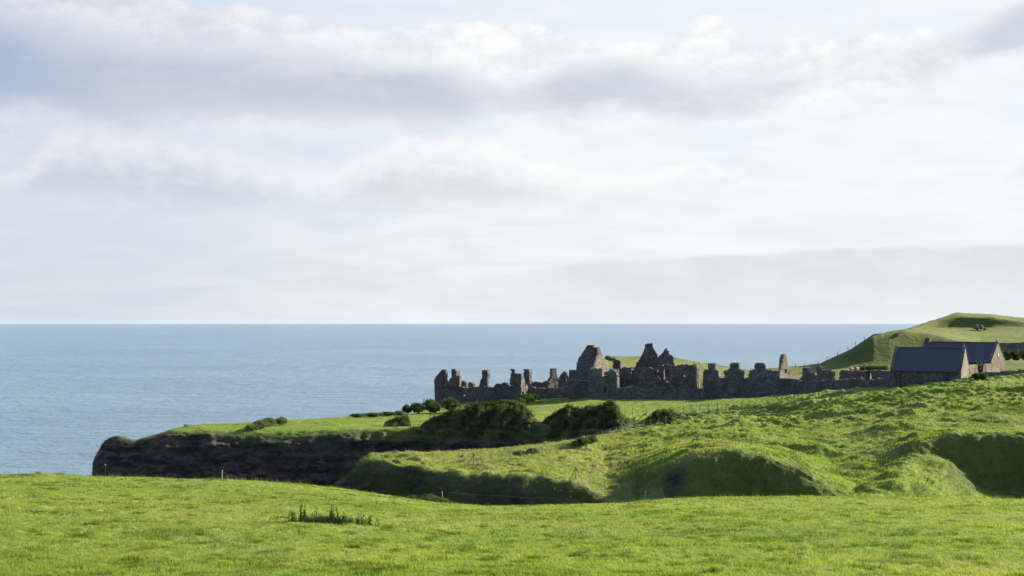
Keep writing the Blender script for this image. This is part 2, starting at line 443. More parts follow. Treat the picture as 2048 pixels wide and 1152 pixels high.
G[..., 2] += fade * (.10 * fbm(gx * .35, gy * .35, oct=3, seed=3) + .09 * np.abs(fbm(gx * .9, gy * .9, oct=3, seed=5)) + .05 * fbm(gx * 2.5, gy * 2.5, oct=2, seed=6) + .16 * fbm(gx * .08, gy * .08, oct=2, seed=9))
FIELD = G
steep = np.clip((.80 - normals(G)[..., 2]) / .25, 0, 1)
# light stays even: rock only on the drop behind the crest
o = mesh_np('field', G.reshape(-1, 3), grid_faces(*G.shape[:2]), M['ground'], smooth=True,
            attrs={'rock': steep, 'dry': np.clip(fbm(gx * .12, gy * .12, oct=3, seed=12) - .15, 0, 1)})
tag(o, kind='structure')

base = [(869,335,808),(1084,322,797),(1138,318,796),(1176,308,796),(1234,304,798),(1400,300,799),(1500,297,797),(1560,294,790),(1680,272,787),(1782,251,781),(1922,245,765),(1944,246,762),(2048,250,754),(2300,255,742),(3300,260,735)]
hillrows = [
    [(-1200,125,-8),(850,125,-8),(1000,128,8),(1100,130,14),(1300,130,20),(2048,130,26),(3300,130,30)],
    [(-1200,140,-8),(640,140,-8),(680,150,2),(760,149,6),(900,145,14),(1150,142,18),(1210,143,24),(1260,144,1010),(1330,146,1006),(1400,146,1014),(1500,146,1016),(1650,146,1018),(1720,146,1012),(1850,150,1022),(2048,152,1035),(3300,152,1060)],
    [(-1200,152,-8),(640,152,-8),(655,156,15),(668,156,985),(700,157,957),(738,157,925),(785,156,930),(815,155,935),(850,154,938),(900,153,946),(1000,152,949),(1090,151.5,953),(1145,151,963),(1180,151,980),(1215,149,997),(1245,149,1004),(1275,150,996),(1300,150.5,968),(1345,151,936),(1390,151,914),(1440,151,900),(1530,151,910),(1575,150.5,927),(1610,150,950),(1660,149.5,976),(1710,150,1000),(1760,158,965),(1820,165,920),(1860,168,908),(1895,168.3,914),(1922,168,940),(1950,167.6,970),(1985,167.2,992),(2048,167,1004),(3300,167,1010)],
    [(-1200,156,-8),(640,158,-8),(655,160,15),(672,160,978),(703,161,952),(740,163,916),(850,168,918),(950,170,925),(1050,170,926),(1150,170,936),(1215,168,953),(1255,168,942),(1290,168,925),(1350,168,903),(1400,170,890),(1480,174,889),(1560,174,895),(1600,172,910),(1660,170,938),(1750,170,930),(1800,170,912),(1840,170.5,884),(1900,171,869),(2048,171.5,866),(3300,175,866)],
    [(-1200,165,-8),(640,168,-8),(660,165,15),(672,164,979),(703,165,952),(740,172,915),(850,182,908),(950,190,904),(1050,196,897),(1150,203,884),(1240,214,866),(1330,200,879),(1400,192,874),(1500,190,868),(1600,190,878),(1700,188,882),(1830,186,866),(2048,190,852),(3300,195,845)],
    [(-1200,215,-8),(640,200,-8),(760,205,-4),(900,210,2),(1050,215,10),(1150,222,20),(1225,226,869),(1330,222,860),(1480,222,852),(1600,209,855),(1830,201,838),(2048,201,824),(3300,208,815)],
    [(-1200,235,-8),(178,238,-8),(200,238,-3),(640,232,-4),(900,230,6),(1050,228,14),(1150,230,22),(1232,233,866),(1330,240,850),(1480,240,841),(1600,223,839),(1830,213,818),(2048,211,803),(3300,220,795)],
    [(-1200,243,-8),(176,243,-8),(181,243,14),(190,243,20),(640,240,19),(900,242,23.5),(1100,242.5,25),(1180,243,27.5),(1240,243,858),(1330,250,842),(1480,254,830),(1600,232,823),(1830,220,802),(2048,220,788),(3300,230,780)],
    [(-1200,248,-8),(177,248,-8),(181,248,955),(186,248,925),(205,248,888),(218,248,877),(235,248,872),(250,248,875),(270,248,883),(300,248,875),(345,248,863),(400,249,858),(500,250,861),(600,250,860),(700,248,858),(800,247,857),(880,247,855),(1000,247,850),(1070,247,847),(1150,247,853),(1240,248,850),(1330,258,834),(1480,262,819),(1600,238,810),(1700,232,802),(1830,226,790),(2048,228,775),(3300,240,765)],
    [(-1200,254,-8),(177,254,-8),(182,254,956),(206,254,888),(220,254,877),(235,255,872.5),(250,255,875.5),(270,256,883),(300,258,875),(345,264,861),(380,275,853),(450,285,850),(520,290,846),(600,295,839),(700,300,834),(800,306,830),(869,312,822),(1084,300,808),(1176,292,806),(1400,287,804),(1560,276,795),(1680,250,792.5),(1782,236,786.5),(1922,233,771),(2048,244,760),(3300,250,750)],
    [(-1200,262,-8),(177,262,-8),(235,268,10),(345,280,15),(600,310,20),(800,325,26),(860,333,811)] + base,
    [(-1200,275,-8),(600,320,-8),(800,340,0),(869,352,29),(1138,345,31),(1400,340,32.5),(1560,330,34),(1782,285,37),(1922,285,39.2),(2048,285,40),(3300,295,41)],
    [(-1200,290,-8),(869,366,-8),(1100,372,-8),(1200,378,2),(1400,378,12),(1560,378,22),(1700,370,30),(1900,350,37),(2048,350,38),(3300,355,40)],
]
hc = colset(-1200, 3300, 2.5)
G = rows_to_grid(hillrows, hc, [6, 34, 50, 60, 50, 40, 40, 76, 20, 44, 20, 8])
nr = normals(G); gx, gy, gz = G[..., 0], G[..., 1], G[..., 2]
pxg = gx / gy * F + CX
st = np.clip((.86 - nr[..., 2]) / .22, 0, 1)
land = np.clip((gz + 2) / 6, 0, 1)
# rank grass on the hillside lies in lumps; the cliffs are ledged and broken
wx, wy = gx + 2.5 * fbm(gx * .12, gy * .12, oct=2, seed=18), gy + 2.5 * fbm(gx * .12, gy * .12, oct=2, seed=19)
lump = .75 * np.abs(fbm(wx * .24 + wy * .08, wy * .42, oct=4, seed=21)) + .40 * fbm(wx * .07, wy * .13, oct=3, seed=23) + .30 * np.abs(fbm(gx * .8, gy * .9, oct=2, seed=28))
tb = np.clip(fbm(wx * .55 + wy * .25, wy * 1.0, oct=3, seed=26) + .05, 0, 1); lump = lump + .75 * tb * (gy < 262)
FEAT = [(1545, 888, 55, 3.0, -2.6), (1450, 879, 48, 2.0, 1.7), (1365, 882, 45, 2.0, 1.5), (1300, 905, 22, 1.6, -1.2), (1420, 898, 60, 1.8, .9), (1604, 847, 95, 2.4, 2.0), (1790, 864, 85, 2.2, 1.8),
        (1900, 816, 60, 2.6, 1.3), (1700, 822, 50, 2.2, 1.0), (1800, 950, 40, 1.6, 1.0), (1880, 930, 34, 1.4, .9), (1760, 978, 40, 1.5, .9), (1850, 985, 36, 1.5, .9), (1700, 940, 40, 1.8, 1.0), (1650, 905, 40, 2.0, 1.0),
        (1620, 960, 30, 1.6, .6), (1160, 900, 34, 2.0, .9), (1215, 905, 24, 1.8, -1.0), (1130, 925, 26, 1.8, .7), (1200, 945, 24, 1.8, .6), (830, 921, 26, 2.0, 1.1), (905, 925, 34, 2.2, -.9), (960, 938, 40, 1.8, .8), (1060, 930, 40, 2.0, .8), (1960, 842, 60, 2.2, 1.2), (1480, 858, 40, 2, .9)]
cmid = G[G.shape[0] // 3, :, 0] / G[G.shape[0] // 3, :, 1]
for hx, hpy, rx, ry, hh_ in FEAT:
    cc = int(np.argmin(np.abs(cmid - (hx - CX) / F))); col = G[:, cc]; ok = (col[:, 1] > 141) & (col[:, 1] < 300); col = col[ok]
    pyc = HY + (CAMZ - col[:, 2]) / col[:, 1] * F; hy = float(col[np.argmax(pyc <= hpy), 1])
    hh_ *= .58; rx *= 1.25
    q_ = ((pxg - hx + (gy - hy) * 6 + 14 * fbm(gx * .3, gy * .3, oct=2, seed=77)) / rx) ** 2 + ((gy - hy) / ry) ** 2
    lump = lump + hh_ * np.exp(-q_) / np.maximum(np.where(gy < 205, .62, 1.0) * np.clip((300 - gy) / 40, .2, 1), .3)
calm = np.clip(np.where(gy < 205, .62, (pxg - 1180) / 120), .25, 1) * np.clip((300 - gy) / 40, .2, 1)
ledge = np.abs(((gz + 1.4 * fbm(gx * .05, gy * .05, oct=3, seed=33)) / 1.9) % 1 - .5) * 2
rocky = .45 * ledge ** 2 * (gy > 222) + 1.7 * fbm(gx * .13, gy * .13, gz * .22, oct=5, seed=31, gain=.62) + .8 * np.abs(fbm(gx * .22, gy * .22, gz * 1.1, oct=4, seed=35)) + 1.3 * np.abs(fbm(gx * .40, gy * .40, gz * .10, oct=3, seed=37))
cliffm = st * np.where(gy > 222, 1.0, .45)
d = (lump * calm * (1 - .3 * st) + rocky * cliffm) * land
cap = np.clip((pxg - 190) / 190, 0.12, 1)
G = G + nr * (d * cap)[..., None]
HILL = G
rock = np.clip(cliffm * 1.25 + .5 * fbm(gx * .2, gy * .2, gz * .3, oct=4, seed=41) * (cliffm > .08), 0, 1)
# the earthy faces of the spur and the small scar in the gully
face = np.clip((np.where(pxg < 1245, .86, .0) - nr[..., 2]) / .12, 0, 1) * (gy < 200)
rock = np.clip(np.maximum(rock * np.where((gy < 200) & (pxg > 1245), .0, 1), face * np.clip(.62 + .9 * fbm(gx * .3, gy * .3, gz * .5, oct=3, seed=44), 0, 1)), 0, 1)
scar = .8 * np.exp(-((pxg - 1350) / 24) ** 2 - ((gy - 148.5) / 2.) ** 2)
rock = np.clip(rock + 1.2 * scar, 0, 1)
rock = np.where((pxg < 345) & (gy > 230), np.maximum(rock, .75), rock)
rock = np.where((pxg > 700) & (gy > 222), rock * np.clip(1 - (gz - 28.6) / 1.6, .25, 1), rock)
dry = np.clip(.12 + .8 * fbm(gx * .09, gy * .12, oct=4, seed=51), 0, 1) * np.where(gy < 230, 1, .45)
dry = np.where((pxg < 1260) & (gy < 215), np.clip(dry + .38, 0, 1), dry)
dry = dry * (1 - rock)
rank = np.clip((.93 - nr[..., 2]) / .10, 0, 1) * np.clip(.9 + .5 * fbm(gx * .2, gy * .2, oct=3, seed=57), 0, 1) * .85  # follows steepness: shade put into the grass colour of the banks
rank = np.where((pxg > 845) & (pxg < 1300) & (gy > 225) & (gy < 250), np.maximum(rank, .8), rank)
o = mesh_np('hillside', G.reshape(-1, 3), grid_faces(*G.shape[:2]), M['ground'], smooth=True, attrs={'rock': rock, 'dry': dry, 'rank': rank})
tag(o, kind='structure')
HRANK_SHADE = rank
HROCK, HDRY, HPX = rock, dry, pxg

farrows = [
    [(1000,352,-8),(1150,352,-8),(1200,352,0),(1400,352,10),(1560,350,20),(1700,345,28),(1900,335,35),(2048,335,36),(3600,340,38)],
    [(1000,400,-8),(1150,400,-8),(1176,400,5),(1215,400,752),(1400,400,760),(1560,400,757),(1640,400,752),(1780,395,748),(1900,380,732),(2048,375,728),(3600,380,720)],
    [(1000,450,-8),(1160,450,-8),(1178,450,728),(1215,450,735),(1300,450,738),(1400,450,746),(1500,450,751),(1600,450,747),(1650,430,743),(1700,430,739),(1780,434,735),(1840,444,715),(1870,448,702),(1920,452,698),(1960,447,701),(2000,430,702),(2048,420,701),(3600,405,690)],
    [(1000,500,-8),(1168,500,-8),(1182,500,721),(1215,520,717),(1300,540,719),(1400,545,731),(1500,540,743),(1600,520,737),(1640,470,731),(1700,445,703),(1745,443,674),(1785,447,665),(1810,449,661),(1860,452,668),(1925,455,684),(1960,455,692),(1990,450,693),(2048,450,692),(3600,450,685)],
    [(1000,520,-8),(1172,520,-8),(1184,520,721.5),(1215,560,714),(1250,575,716),(1300,580,713),(1340,580,716),(1400,570,727),(1420,570,735),(1500,560,741),(1600,530,734),(1640,490,729),(1700,468,701),(1745,474,671.5),(1785,478,663.5),(1810,482,660.3),(1840,508,658),(1870,523,656.5),(1900,527,656),(2048,532,655),(3600,536,652)],
    [(1000,535,-8),(1175,535,-8),(1188,535,722),(1215,575,714.5),(1340,595,716.5),(1400,585,727.5),(1500,575,741),(1600,545,734),(1640,505,729.5),(1700,480,701),(1745,485,671),(1785,490,663),(1810,495,659.5),(1850,516,650),(1880,526.5,641),(1915,530.5,634),(1980,532,635.5),(2048,536,644),(3600,540,648)],
    [(1000,550,-8),(1175,550,-8),(1190,550,724),(1215,590,715),(1340,610,717),(1500,590,741.5),(1600,560,734.5),(1640,520,730),(1700,492,702),(1745,496,672),(1785,500,664),(1810,506,659),(1850,530,647.5),(1885,552,635.5),(1915,566,627),(1980,572,629.5),(2048,576,637),(2200,580,645),(3600,580,655)],
    [(1000,620,-8),(1180,620,-8),(1400,650,-8),(1600,600,-8),(1745,560,-8),(1900,640,-8),(3600,660,-8)],
]
lc = np.arange(1000, 3601, 3.)
G = rows_to_grid(farrows, lc, [10, 20, 30, 40, 36, 24, 24, 12])
nr = normals(G); gx, gy, gz = G[..., 0], G[..., 1], G[..., 2]; pxg = gx / gy * F + CX
amp = np.clip((gz + 2) / 6, 0, 1)
G[..., 2] += amp * (.25 * np.abs(fbm(gx * .12, gy * .3, oct=3, seed=66)) * 2 + .35 * fbm(gx * .07, gy * .07, oct=4, seed=61) + .22 * np.abs(fbm(gx * .4, gy * .4, oct=3, seed=62)))
FAR = G
rk = np.clip((.93 - nr[..., 2]) / .12, 0, 1) * .3
dr = np.clip(.45 + .7 * fbm(gx * .04, gy * .04, oct=3, seed=71), 0, 1) * np.where(pxg < 1640, 1, .6)
o = mesh_np('far_hill', G.reshape(-1, 3), grid_faces(*G.shape[:2]), M['far'], smooth=True, attrs={'rock': rk, 'dry': dr})
tag(o, kind='structure')

# the sea
sv = [(0, 0, 0)]; sf = []
for i in range(96): a = 2 * math.pi * i / 96; sv.append((25000 * math.cos(a), 25000 * math.sin(a), 0))
sf = [(0, i + 1, (i + 1) % 96 + 1) for i in range(96)]
tag(mesh_np('sea', np.array(sv), np.array(sf), M['sea']), kind='structure')

def gz_at(grid, x, y):
    """height of a terrain grid under world x, y"""
    cx0 = grid[..., 0] / np.maximum(grid[..., 1], 1)
    u = x / y; mid_r = grid.shape[0] // 2
    c = int(np.argmin(np.abs(cx0[mid_r] - u)))
    col = grid[:, c]; return float(np.interp(y, col[:, 1], col[:, 2]))

def hit(grid, px, py, ymin=0, ymax=1e9):
    """the point where the line of sight of a photo point meets the terrain"""
    u = (px - CX) / F
    c = int(np.argmin(np.abs(grid[grid.shape[0] // 2, :, 0] / grid[grid.shape[0] // 2, :, 1] - u)))
    col = grid[:, c]; ok = (col[:, 1] > max(ymin, 60)) & (col[:, 1] < ymax)
    col = col[ok]; q = HY + (CAMZ - col[:, 2]) / col[:, 1] * F
    k = np.argmax(q <= py) if (q <= py).any() else int(np.argmin(q))
    return Vector(tuple(float(v) for v in col[k]))

# ------------------------------------------------------------------ grass
def sample(grid, n, wfun):
    P = grid; a = P[1:, 1:] - P[:-1, :-1]; b = P[1:, :-1] - P[:-1, 1:]
    area = .5 * np.linalg.norm(np.cross(a, b), axis=-1)
    wt = area * wfun(P[:-1, :-1]); wt = wt.ravel() / wt.sum()
    idx = rng.choice(wt.size, n, p=wt); r, c = np.unravel_index(idx, area.shape)
    s, t = rng.random(n)[:, None], rng.random(n)[:, None]
    p = (P[r, c] * (1-s) * (1-t) + P[r+1, c] * s * (1-t) + P[r, c+1] * (1-s) * t + P[r+1, c+1] * s * t)
    return p, r, c

def blades(p, h, wd, lean, tint, dry, name, mat_, label_kind='stuff', wind=(-.25, -.1)):
    n = len(p); az = rng.random(n) * 2 * np.pi
    side = np.stack([np.cos(az), np.sin(az), np.zeros(n)], -1) * (wd / 2)[:, None]
    la = rng.random(n) * 2 * np.pi; ll = lean * rng.random(n)
    tip = p + np.stack([np.cos(la) * ll + wind[0], np.sin(la) * ll + wind[1], np.ones(n)], -1) * h[:, None]
    b = p - np.array([0, 0, .03])
    V = np.stack([b - side, b + side, tip], 1).reshape(-1, 3)
    o = mesh_np(name, V, np.arange(3 * n).reshape(-1, 3), mat_, attrs={'tint': np.repeat(tint, 3), 'dry': np.repeat(dry, 3)})
    return tag(o, kind=label_kind)

inview = lambda P, m=90: np.where(np.abs(P[..., 0] / np.maximum(P[..., 1], 1) * F) < 1024 + m, 1, .12)
p, r, c = sample(FIELD, 90000, lambda P: inview(P) * (P[..., 1] > 25) * (P[..., 1] < 131) / np.maximum(P[..., 1], 30) ** 2)
k = 9; cl_ = np.repeat(p, k, 0); n = len(cl_); off = rng.normal(0, .10, (n, 2)); cl_[:, :2] += off
patch = fbm(cl_[:, 0] * 1.3, cl_[:, 1] * .8, oct=4, seed=81, gain=.6)
hh = rng.uniform(.03, .085, n) * (1 + 1.1 * np.clip(patch - .15, 0, 1) * 2) * (1 + (cl_[:, 1] > 110) * .3)
tint = np.clip(.55 + .22 * rng.normal(size=n) - 3.2 * np.clip(patch - .20, 0, .3), 0, 1)
dd = np.where(rng.random(n) < .035, .7, np.clip(.28 * fbm(cl_[:, 0] * .15, cl_[:, 1] * .15, oct=3, seed=83), 0, 1))
tag(blades(cl_, hh, np.full(n, .026) * np.clip(cl_[:, 1] / 55, .8, 2), 1.3, tint, dd, 'field_grass', M['blades']), 'short green pasture grass over the foreground field', 'grass')

p, r, c = sample(HILL, 90000, lambda P: inview(P) * (P[..., 1] > 138) * (P[..., 1] < 325) * (P[..., 2] > 12) / P[..., 1] ** 2)
rk_, dr_ = np.maximum(HROCK[r, c], HRANK_SHADE[r, c] * .9), HDRY[r, c]
keep = rng.random(len(p)) > rk_ * .75; p, rk_, dr_ = p[keep], rk_[keep], dr_[keep]
k = 6; cl_ = np.repeat(p, k, 0); dr_ = np.repeat(dr_, k); rk_ = np.repeat(rk_, k); n = len(cl_)
cl_[:, :2] += rng.normal(0, .22, (n, 2))
patch = fbm(cl_[:, 0] * .25, cl_[:, 1] * .25, oct=3, seed=91); short = np.where(cl_[:, 1] > 232, .45, 1.0)
hh = rng.uniform(.08, .26, n) * short * (1 + np.clip(patch, 0, 1))
tint = np.clip(.5 + .25 * rng.normal(size=n) - .8 * np.clip(patch, 0, 1) - .9 * rk_, 0, 1)  # blades on steep banks carry the same painted shade
dd = np.clip((dr_ - .15) * rng.random(n) * 1.3, 0, .85)
tag(blades(cl_, hh, np.full(n, .07) * cl_[:, 1] / 180, .9, tint, dd, 'hillside_grass', M['blades']), 'rank tussocky grass over the hillside and plateau', 'grass')

tp, _, _ = sample(FIELD, 420, lambda P: inview(P) * (P[..., 1] > 30) * (P[..., 1] < 122) / np.maximum(P[..., 1], 30) ** 1.6)
tw = rng.uniform(.10, .42, len(tp)) * (tp[:, 1] / 50) ** .5
kk = np.repeat(np.arange(len(tp)), 110); q_ = tp[kk].copy(); q_[:, 0] += rng.normal(0, 1, len(kk)) * tw[kk] * 1.3; q_[:, 1] += rng.normal(0, 1, len(kk)) * tw[kk] * .8; n = len(q_)
tag(blades(q_, rng.uniform(.05, .15, n), np.full(n, .03), 1.3, np.clip(.06 + .12 * rng.normal(size=n), 0, 1), np.zeros(n), 'rank_grass', M['blades'], wind=(-.1, 0)), 'darker rank tufts of grass scattered over the field', 'grass')

# seed heads along the crest of the field
spx = np.concatenate([rng.normal(520, 90, 260), rng.uniform(180, 760, 160), rng.uniform(1380, 2060, 520), rng.normal(1980, 40, 90), rng.uniform(0, 1380, 90)])
sp = []
for q in spx:
    cyy = np.interp(q, [a[0] for a in cr], [a[1] for a in cr]) + rng.uniform(-2.0, 1.2)
    x = (q - CX) / F * cyy; sp.append((x, cyy, gz_at(FIELD, x, cyy)))
sp = np.array(sp); sp = np.repeat(sp, 2, 0); sp = sp[rng.random(len(sp)) < .6]; sp[:, 0] += rng.normal(0, .06, len(sp)); n = len(sp)
tag(blades(sp, rng.uniform(.2, .6, n), np.full(n, .028), .35, np.full(n, .35), np.full(n, .25) + .3 * rng.random(n), 'tall_grass', M['blades']), 'thin dry grass stalks along the crest of the field', 'grass')

# ------------------------------------------------------------------ stone walls
def inside(poly, x, y):
    r = np.zeros(x.shape, bool); n = len(poly)
    for i in range(n):
        x0, y0 = poly[i]; x1, y1 = poly[(i + 1) % n]
        c = ((y0 > y) != (y1 > y)) & (x < (x1 - x0) * (y - y0) / (y1 - y0 + 1e-12) + x0)
        r ^= c
    return r

def wall(parent, name, m, a, b, poly, thick=.9, holes=(), cell=.22, rough=1.0, cat=None):
    """masonry wall standing in the vertical plane through a and b (px, distance); its outline given as seen"""
    A2 = Vector(((a[0] - CX) / F * a[1], a[1])); B2 = Vector(((b[0] - CX) / F * b[1], b[1]))
    d = (B2 - A2).normalized(); nrm = Vector((-d.y, d.x))
    if nrm.y < 0: nrm = -nrm
    def loc(q):
        u = (q[0] - CX) / F; den = u * nrm.x + nrm.y; t = A2.dot(nrm) / den
        p = Vector((u * t, t)); return ((p - A2).dot(d), CAMZ - (q[1] - HY) / F * t)
    pl = [loc(q) for q in poly]; hl = [[loc(q) for q in h] for h in holes]
    s0, s1 = min(p[0] for p in pl), max(p[0] for p in pl); z0, z1 = min(p[1] for p in pl), max(p[1] for p in pl)
    ns, nz = max(2, math.ceil((s1 - s0) / cell)), max(2, math.ceil((z1 - z0) / cell))
    cs, cz = (s1 - s0) / ns, (z1 - z0) / nz
    ss_, zz_ = np.meshgrid(s0 + cs * (np.arange(ns) + .5), z0 + cz * (np.arange(nz) + .5), indexing='ij')
    jx = (hash3(np.arange(ns)[:, None], np.arange(nz)[None, :], np.zeros((ns, nz), int), int(s0 * 7) + int(a[0])) - .5) * .5 * cell * rough
    mk = inside(pl, ss_ + jx, zz_ + jx)
    for h in hl: mk &= ~inside(h, ss_, zz_)
    sv, zv = np.meshgrid(s0 + cs * np.arange(ns + 1), z0 + cz * np.arange(nz + 1), indexing='ij')
    rs = np.random.default_rng(int(a[0] * 13 + a[1]))
    V = []
    for side in (0, 1):
        js = rs.uniform(-.28, .28, sv.shape) * cs * rough; jz = rs.uniform(-.28, .28, sv.shape) * cz * rough
        jd = rs.uniform(-.05, .05, sv.shape) * rough + .12 * rough * fbm(sv * .5, zv * .5, oct=2, seed=int(a[0]))
        if side == 0: JS, JZ = js, jz
        else: js, jz = JS, JZ
        dd_ = (thick if side else 0) + jd
        V.append(np.stack([A2.x + d.x * (sv + js) + nrm.x * dd_, A2.y + d.y * (sv + js) + nrm.y * dd_, zv + jz], -1).reshape(-1, 3))
    V = np.concatenate(V); H = (ns + 1) * (nz + 1); idx = lambda i, j: i * (nz + 1) + j
    fl = []
    mp = np.pad(mk, 1)
    for i, j in zip(*np.nonzero(mk)):
        q = [idx(i, j), idx(i + 1, j), idx(i + 1, j + 1), idx(i, j + 1)]
        fl.append(q); fl.append([H + k for k in q[::-1]])
        if not mp[i, j + 1]: fl.append([q[0], q[3], H + q[3], H + q[0]])
        if not mp[i + 2, j + 1]: fl.append([q[2], q[1], H + q[1], H + q[2]])
        if not mp[i + 1, j]: fl.append([q[1], q[0], H + q[0], H + q[1]])
        if not mp[i + 1, j + 2]: fl.append([q[3], q[2], H + q[2], H + q[3]])
    used = np.unique(np.array(fl)); rm = np.zeros(len(V), int); rm[used] = np.arange(len(used))
    return mesh_np(name, V[used], rm[np.array(fl)], m, parent)

def rect(x0, y0, x1, y1): return [(x0, y0), (x1, y0), (x1, y1), (x0, y1)]

def holes_rand(x0, y0, x1, y1, n, s, seed):
    r = random.Random(seed); return [rect(x, y, x + s, y + s * .9) for x, y in ((r.uniform(x0, x1), r.uniform(y0, y1)) for _ in range(n))]

# seaward range on the left end of the castle
g0 = (869, 335); g1 = (1043, 325)
T = empty('ruined_range', at(950, 806, 332), 'long roofless reddish castle range with thin chimney stacks at the seaward end', 'castle ruin')
wall(T, 'wall', M['dark'], g0, g1, [(869,822),(869,761),(875,763),(889,771),(905,772),(920,774),(933,775),(958,774),(975,773),(987,775),(991,768),(1002,767),(1010,764),(1016,767),(1018,772),(1027,771),(1043,771),(1043,812)], 1.0,
     [rect(926,788,931,792), rect(886,790,889,797)])
wall(T, 'gable', M['red'], (869,334.6), (892,333.2), [(869,762),(869.5,757),(879,744),(884,739),(890,739),(892,758),(893,774),(869,774)], .9)
wall(T, 'gable', M['red'], (890,333), (920,331.4), [(890,774),(893,768),(903,754),(909,752),(919,752),(919,774)], .8)
wall(T, 'chimney_stack', M['dark'], (903,336), (911,336), [(903,756),(903,738),(910.5,738),(911,756)], 1.1, cell=.25)
wall(T, 'chimney_stack', M['red'], (912,334), (919,335), [(912,756),(912,742),(918.5,742),(919,756)], 1.1, cell=.25)
wall(T, 'wall', M['red'], (919,337), (934,336), [(919,776),(919,761),(926,762),(932,764.5),(933,776)], .8)
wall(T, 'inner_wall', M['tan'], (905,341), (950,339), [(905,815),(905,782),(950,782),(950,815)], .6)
wall(T, 'wall', M['red'], (936,334), (946,333), [(936,776),(936,766),(940,764.5),(945,765.5),(946,776)], .8)
wall(T, 'gable', M['dark'], (957,331), (976,330), [(957,775),(960,762),(964,755),(975,755),(975,775)], 1.0)
wall(T, 'chimney_stack', M['dark'], (964,331.2), (975,330.5), [(964,757),(964,740),(974.5,740),(975,757)], 1.3, cell=.25)
wall(T, 'chimney_stack', M['dark'], (1020,330), (1030,330), [(1019,775),(1020,756),(1022,752),(1022,738),(1030,738),(1031,775)], 1.3, cell=.25)
wall(T, 'tower_wall', M['dark'], (1027,322.0), (1043,321.4), [(1027,812),(1026,750),(1031,747),(1042,747),(1043,812)], 1.0)
wall(T, 'tower_wall', M['red'], (1043,321.6), (1056,329), [(1043,812),(1042.5,748),(1048,756),(1056,774),(1056,812)], .8)
wall(T, 'chimney_stack', M['dark'], (1047,334), (1060,333), [(1047,775),(1047.5,739),(1058,738.5),(1059,762),(1060,775)], 1.2, cell=.25)
wall(T, 'wall', M['red'], (1053,324), (1140,318.5), [(1053,812),(1054,776),(1062,775),(1090,777),(1120,777),(1140,772),(1140,812)], .9)
wall(T, 'wall', M['dark'], (1056,335), (1106,331), [(1056,790),(1057,763.5),(1085,765),(1090,762),(1105,763),(1106,790)], .9)
wall(T, 'chimney_gable', M['red'], (1096,328), (1120,330), [(1096,785),(1098,764),(1104,754),(1104,737.5),(1112.7,737.5),(1113,746),(1118,757),(1120,785)], .9, [rect(1108,771,1111,776)], cell=.25)
wall(T, 'gable', M['dark'], (1117,322), (1140,321), [(1115,785),(1118,757),(1123.5,746),(1128,742),(1135,750),(1139,757),(1140,785)], .8, [rect(1130.5,757,1133.4,767)], cell=.22)

# manor with the two tall gables
T = empty('ruined_manor', at(1175, 796, 316), 'tall pointed roofless gable ruin with a sunlit right face', 'castle ruin')
wall(T, 'wall', M['dark'], (1138,317), (1186,313), [(1138,812),(1138,739),(1146,740),(1152,739),(1154,737),(1186,737),(1188,812)], .9)
wall(T, 'gable', M['dark'], (1153,316.4), (1196,313.2), [(1153,739),(1153.5,727),(1156,718),(1160,712),(1165,705),(1170,697),(1175.4,690.5),(1185,690.5),(1187.5,696),(1194.5,694),(1194,706),(1190,718),(1186,739)], .9)  # darker stone than the sunlit gable: its shade is put into the colour
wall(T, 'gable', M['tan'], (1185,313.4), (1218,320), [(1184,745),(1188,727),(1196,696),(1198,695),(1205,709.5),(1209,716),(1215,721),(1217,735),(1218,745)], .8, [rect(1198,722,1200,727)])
wall(T, 'terrace_wall', M['dark'], (1136,311), (1178,309), [(1136,812),(1138,766),(1150,764),(1176,763),(1178,812)], .9)
b = MB(); q0, q1, q2, q3 = at(1139, 763, 311.3), at(1177, 762, 309.6), at(1178, 762, 312.6), at(1140, 763, 315.4)
zt = max(q0.z, q1.z); b.prism([Vector((q.x, q.y, zt - .05)) for q in (q0, q1, q2, q3)], (0, 0, .14)); b.build('turf_ledge', M['far'], T)
# grey lodge in front of it
T = empty('ruined_lodge', at(1205, 796, 306), 'square grey stone ruin with a broken window notch and a small doorway', 'castle ruin')
wall(T, 'wall', M['grey'], (1176,307.5), (1235,303.5), [(1176,812),(1176,737),(1204,738),(1204.5,752),(1214,752),(1216,742),(1222,737.5),(1228,739),(1233,748),(1234,772),(1236,812)], 1.0, [rect(1206,775.5,1213.5,786)])
wall(T, 'inner_wall', M['red'], (1196,312), (1236,310), [(1196,812),(1196,745),(1215,744),(1236,740),(1236,812)], .8)
wall(T, 'side_wall', M['grey'], (1234,303.6), (1240,311), [(1234,812),(1234,750),(1240,744),(1240,812)], .8)
# central hall
T = empty('ruined_hall', at(1290, 790, 311), 'broad reddish castle hall ruin crowned by a chimney gable, with window openings', 'castle ruin')
wall(T, 'wall', M['red'], (1232,312), (1343,308), [(1232,812),(1232,736),(1241,737),(1250,733),(1256,736),(1262,735),(1290,736),(1304,735),(1306,751),(1316,751.5),(1319,760),(1326,763),(1343,764),(1343,812)], .9,
     [rect(1261,737,1268,751), rect(1254,758,1260,764), rect(1274,760,1279,764), rect(1290,757,1296,762)])
wall(T, 'chimney_gable', M['red'], (1266,316), (1342,315), [(1266,745),(1273,726),(1278,720),(1283,711),(1287,703),(1290,696),(1290,688),(1297,686.5),(1304,687),(1306.5,696),(1311,704),(1314,709),(1315,712),(1322,716),(1332,728),(1340,736),(1341,770),(1266,770)], 1.0)
wall(T, 'gable', M['dark'], (1317,314), (1350,313), [(1316,745),(1319,712),(1326,704),(1332,696),(1336,701),(1338,708),(1345,712),(1348,720),(1349,745)], .9, [rect(1328,737,1337,745)])
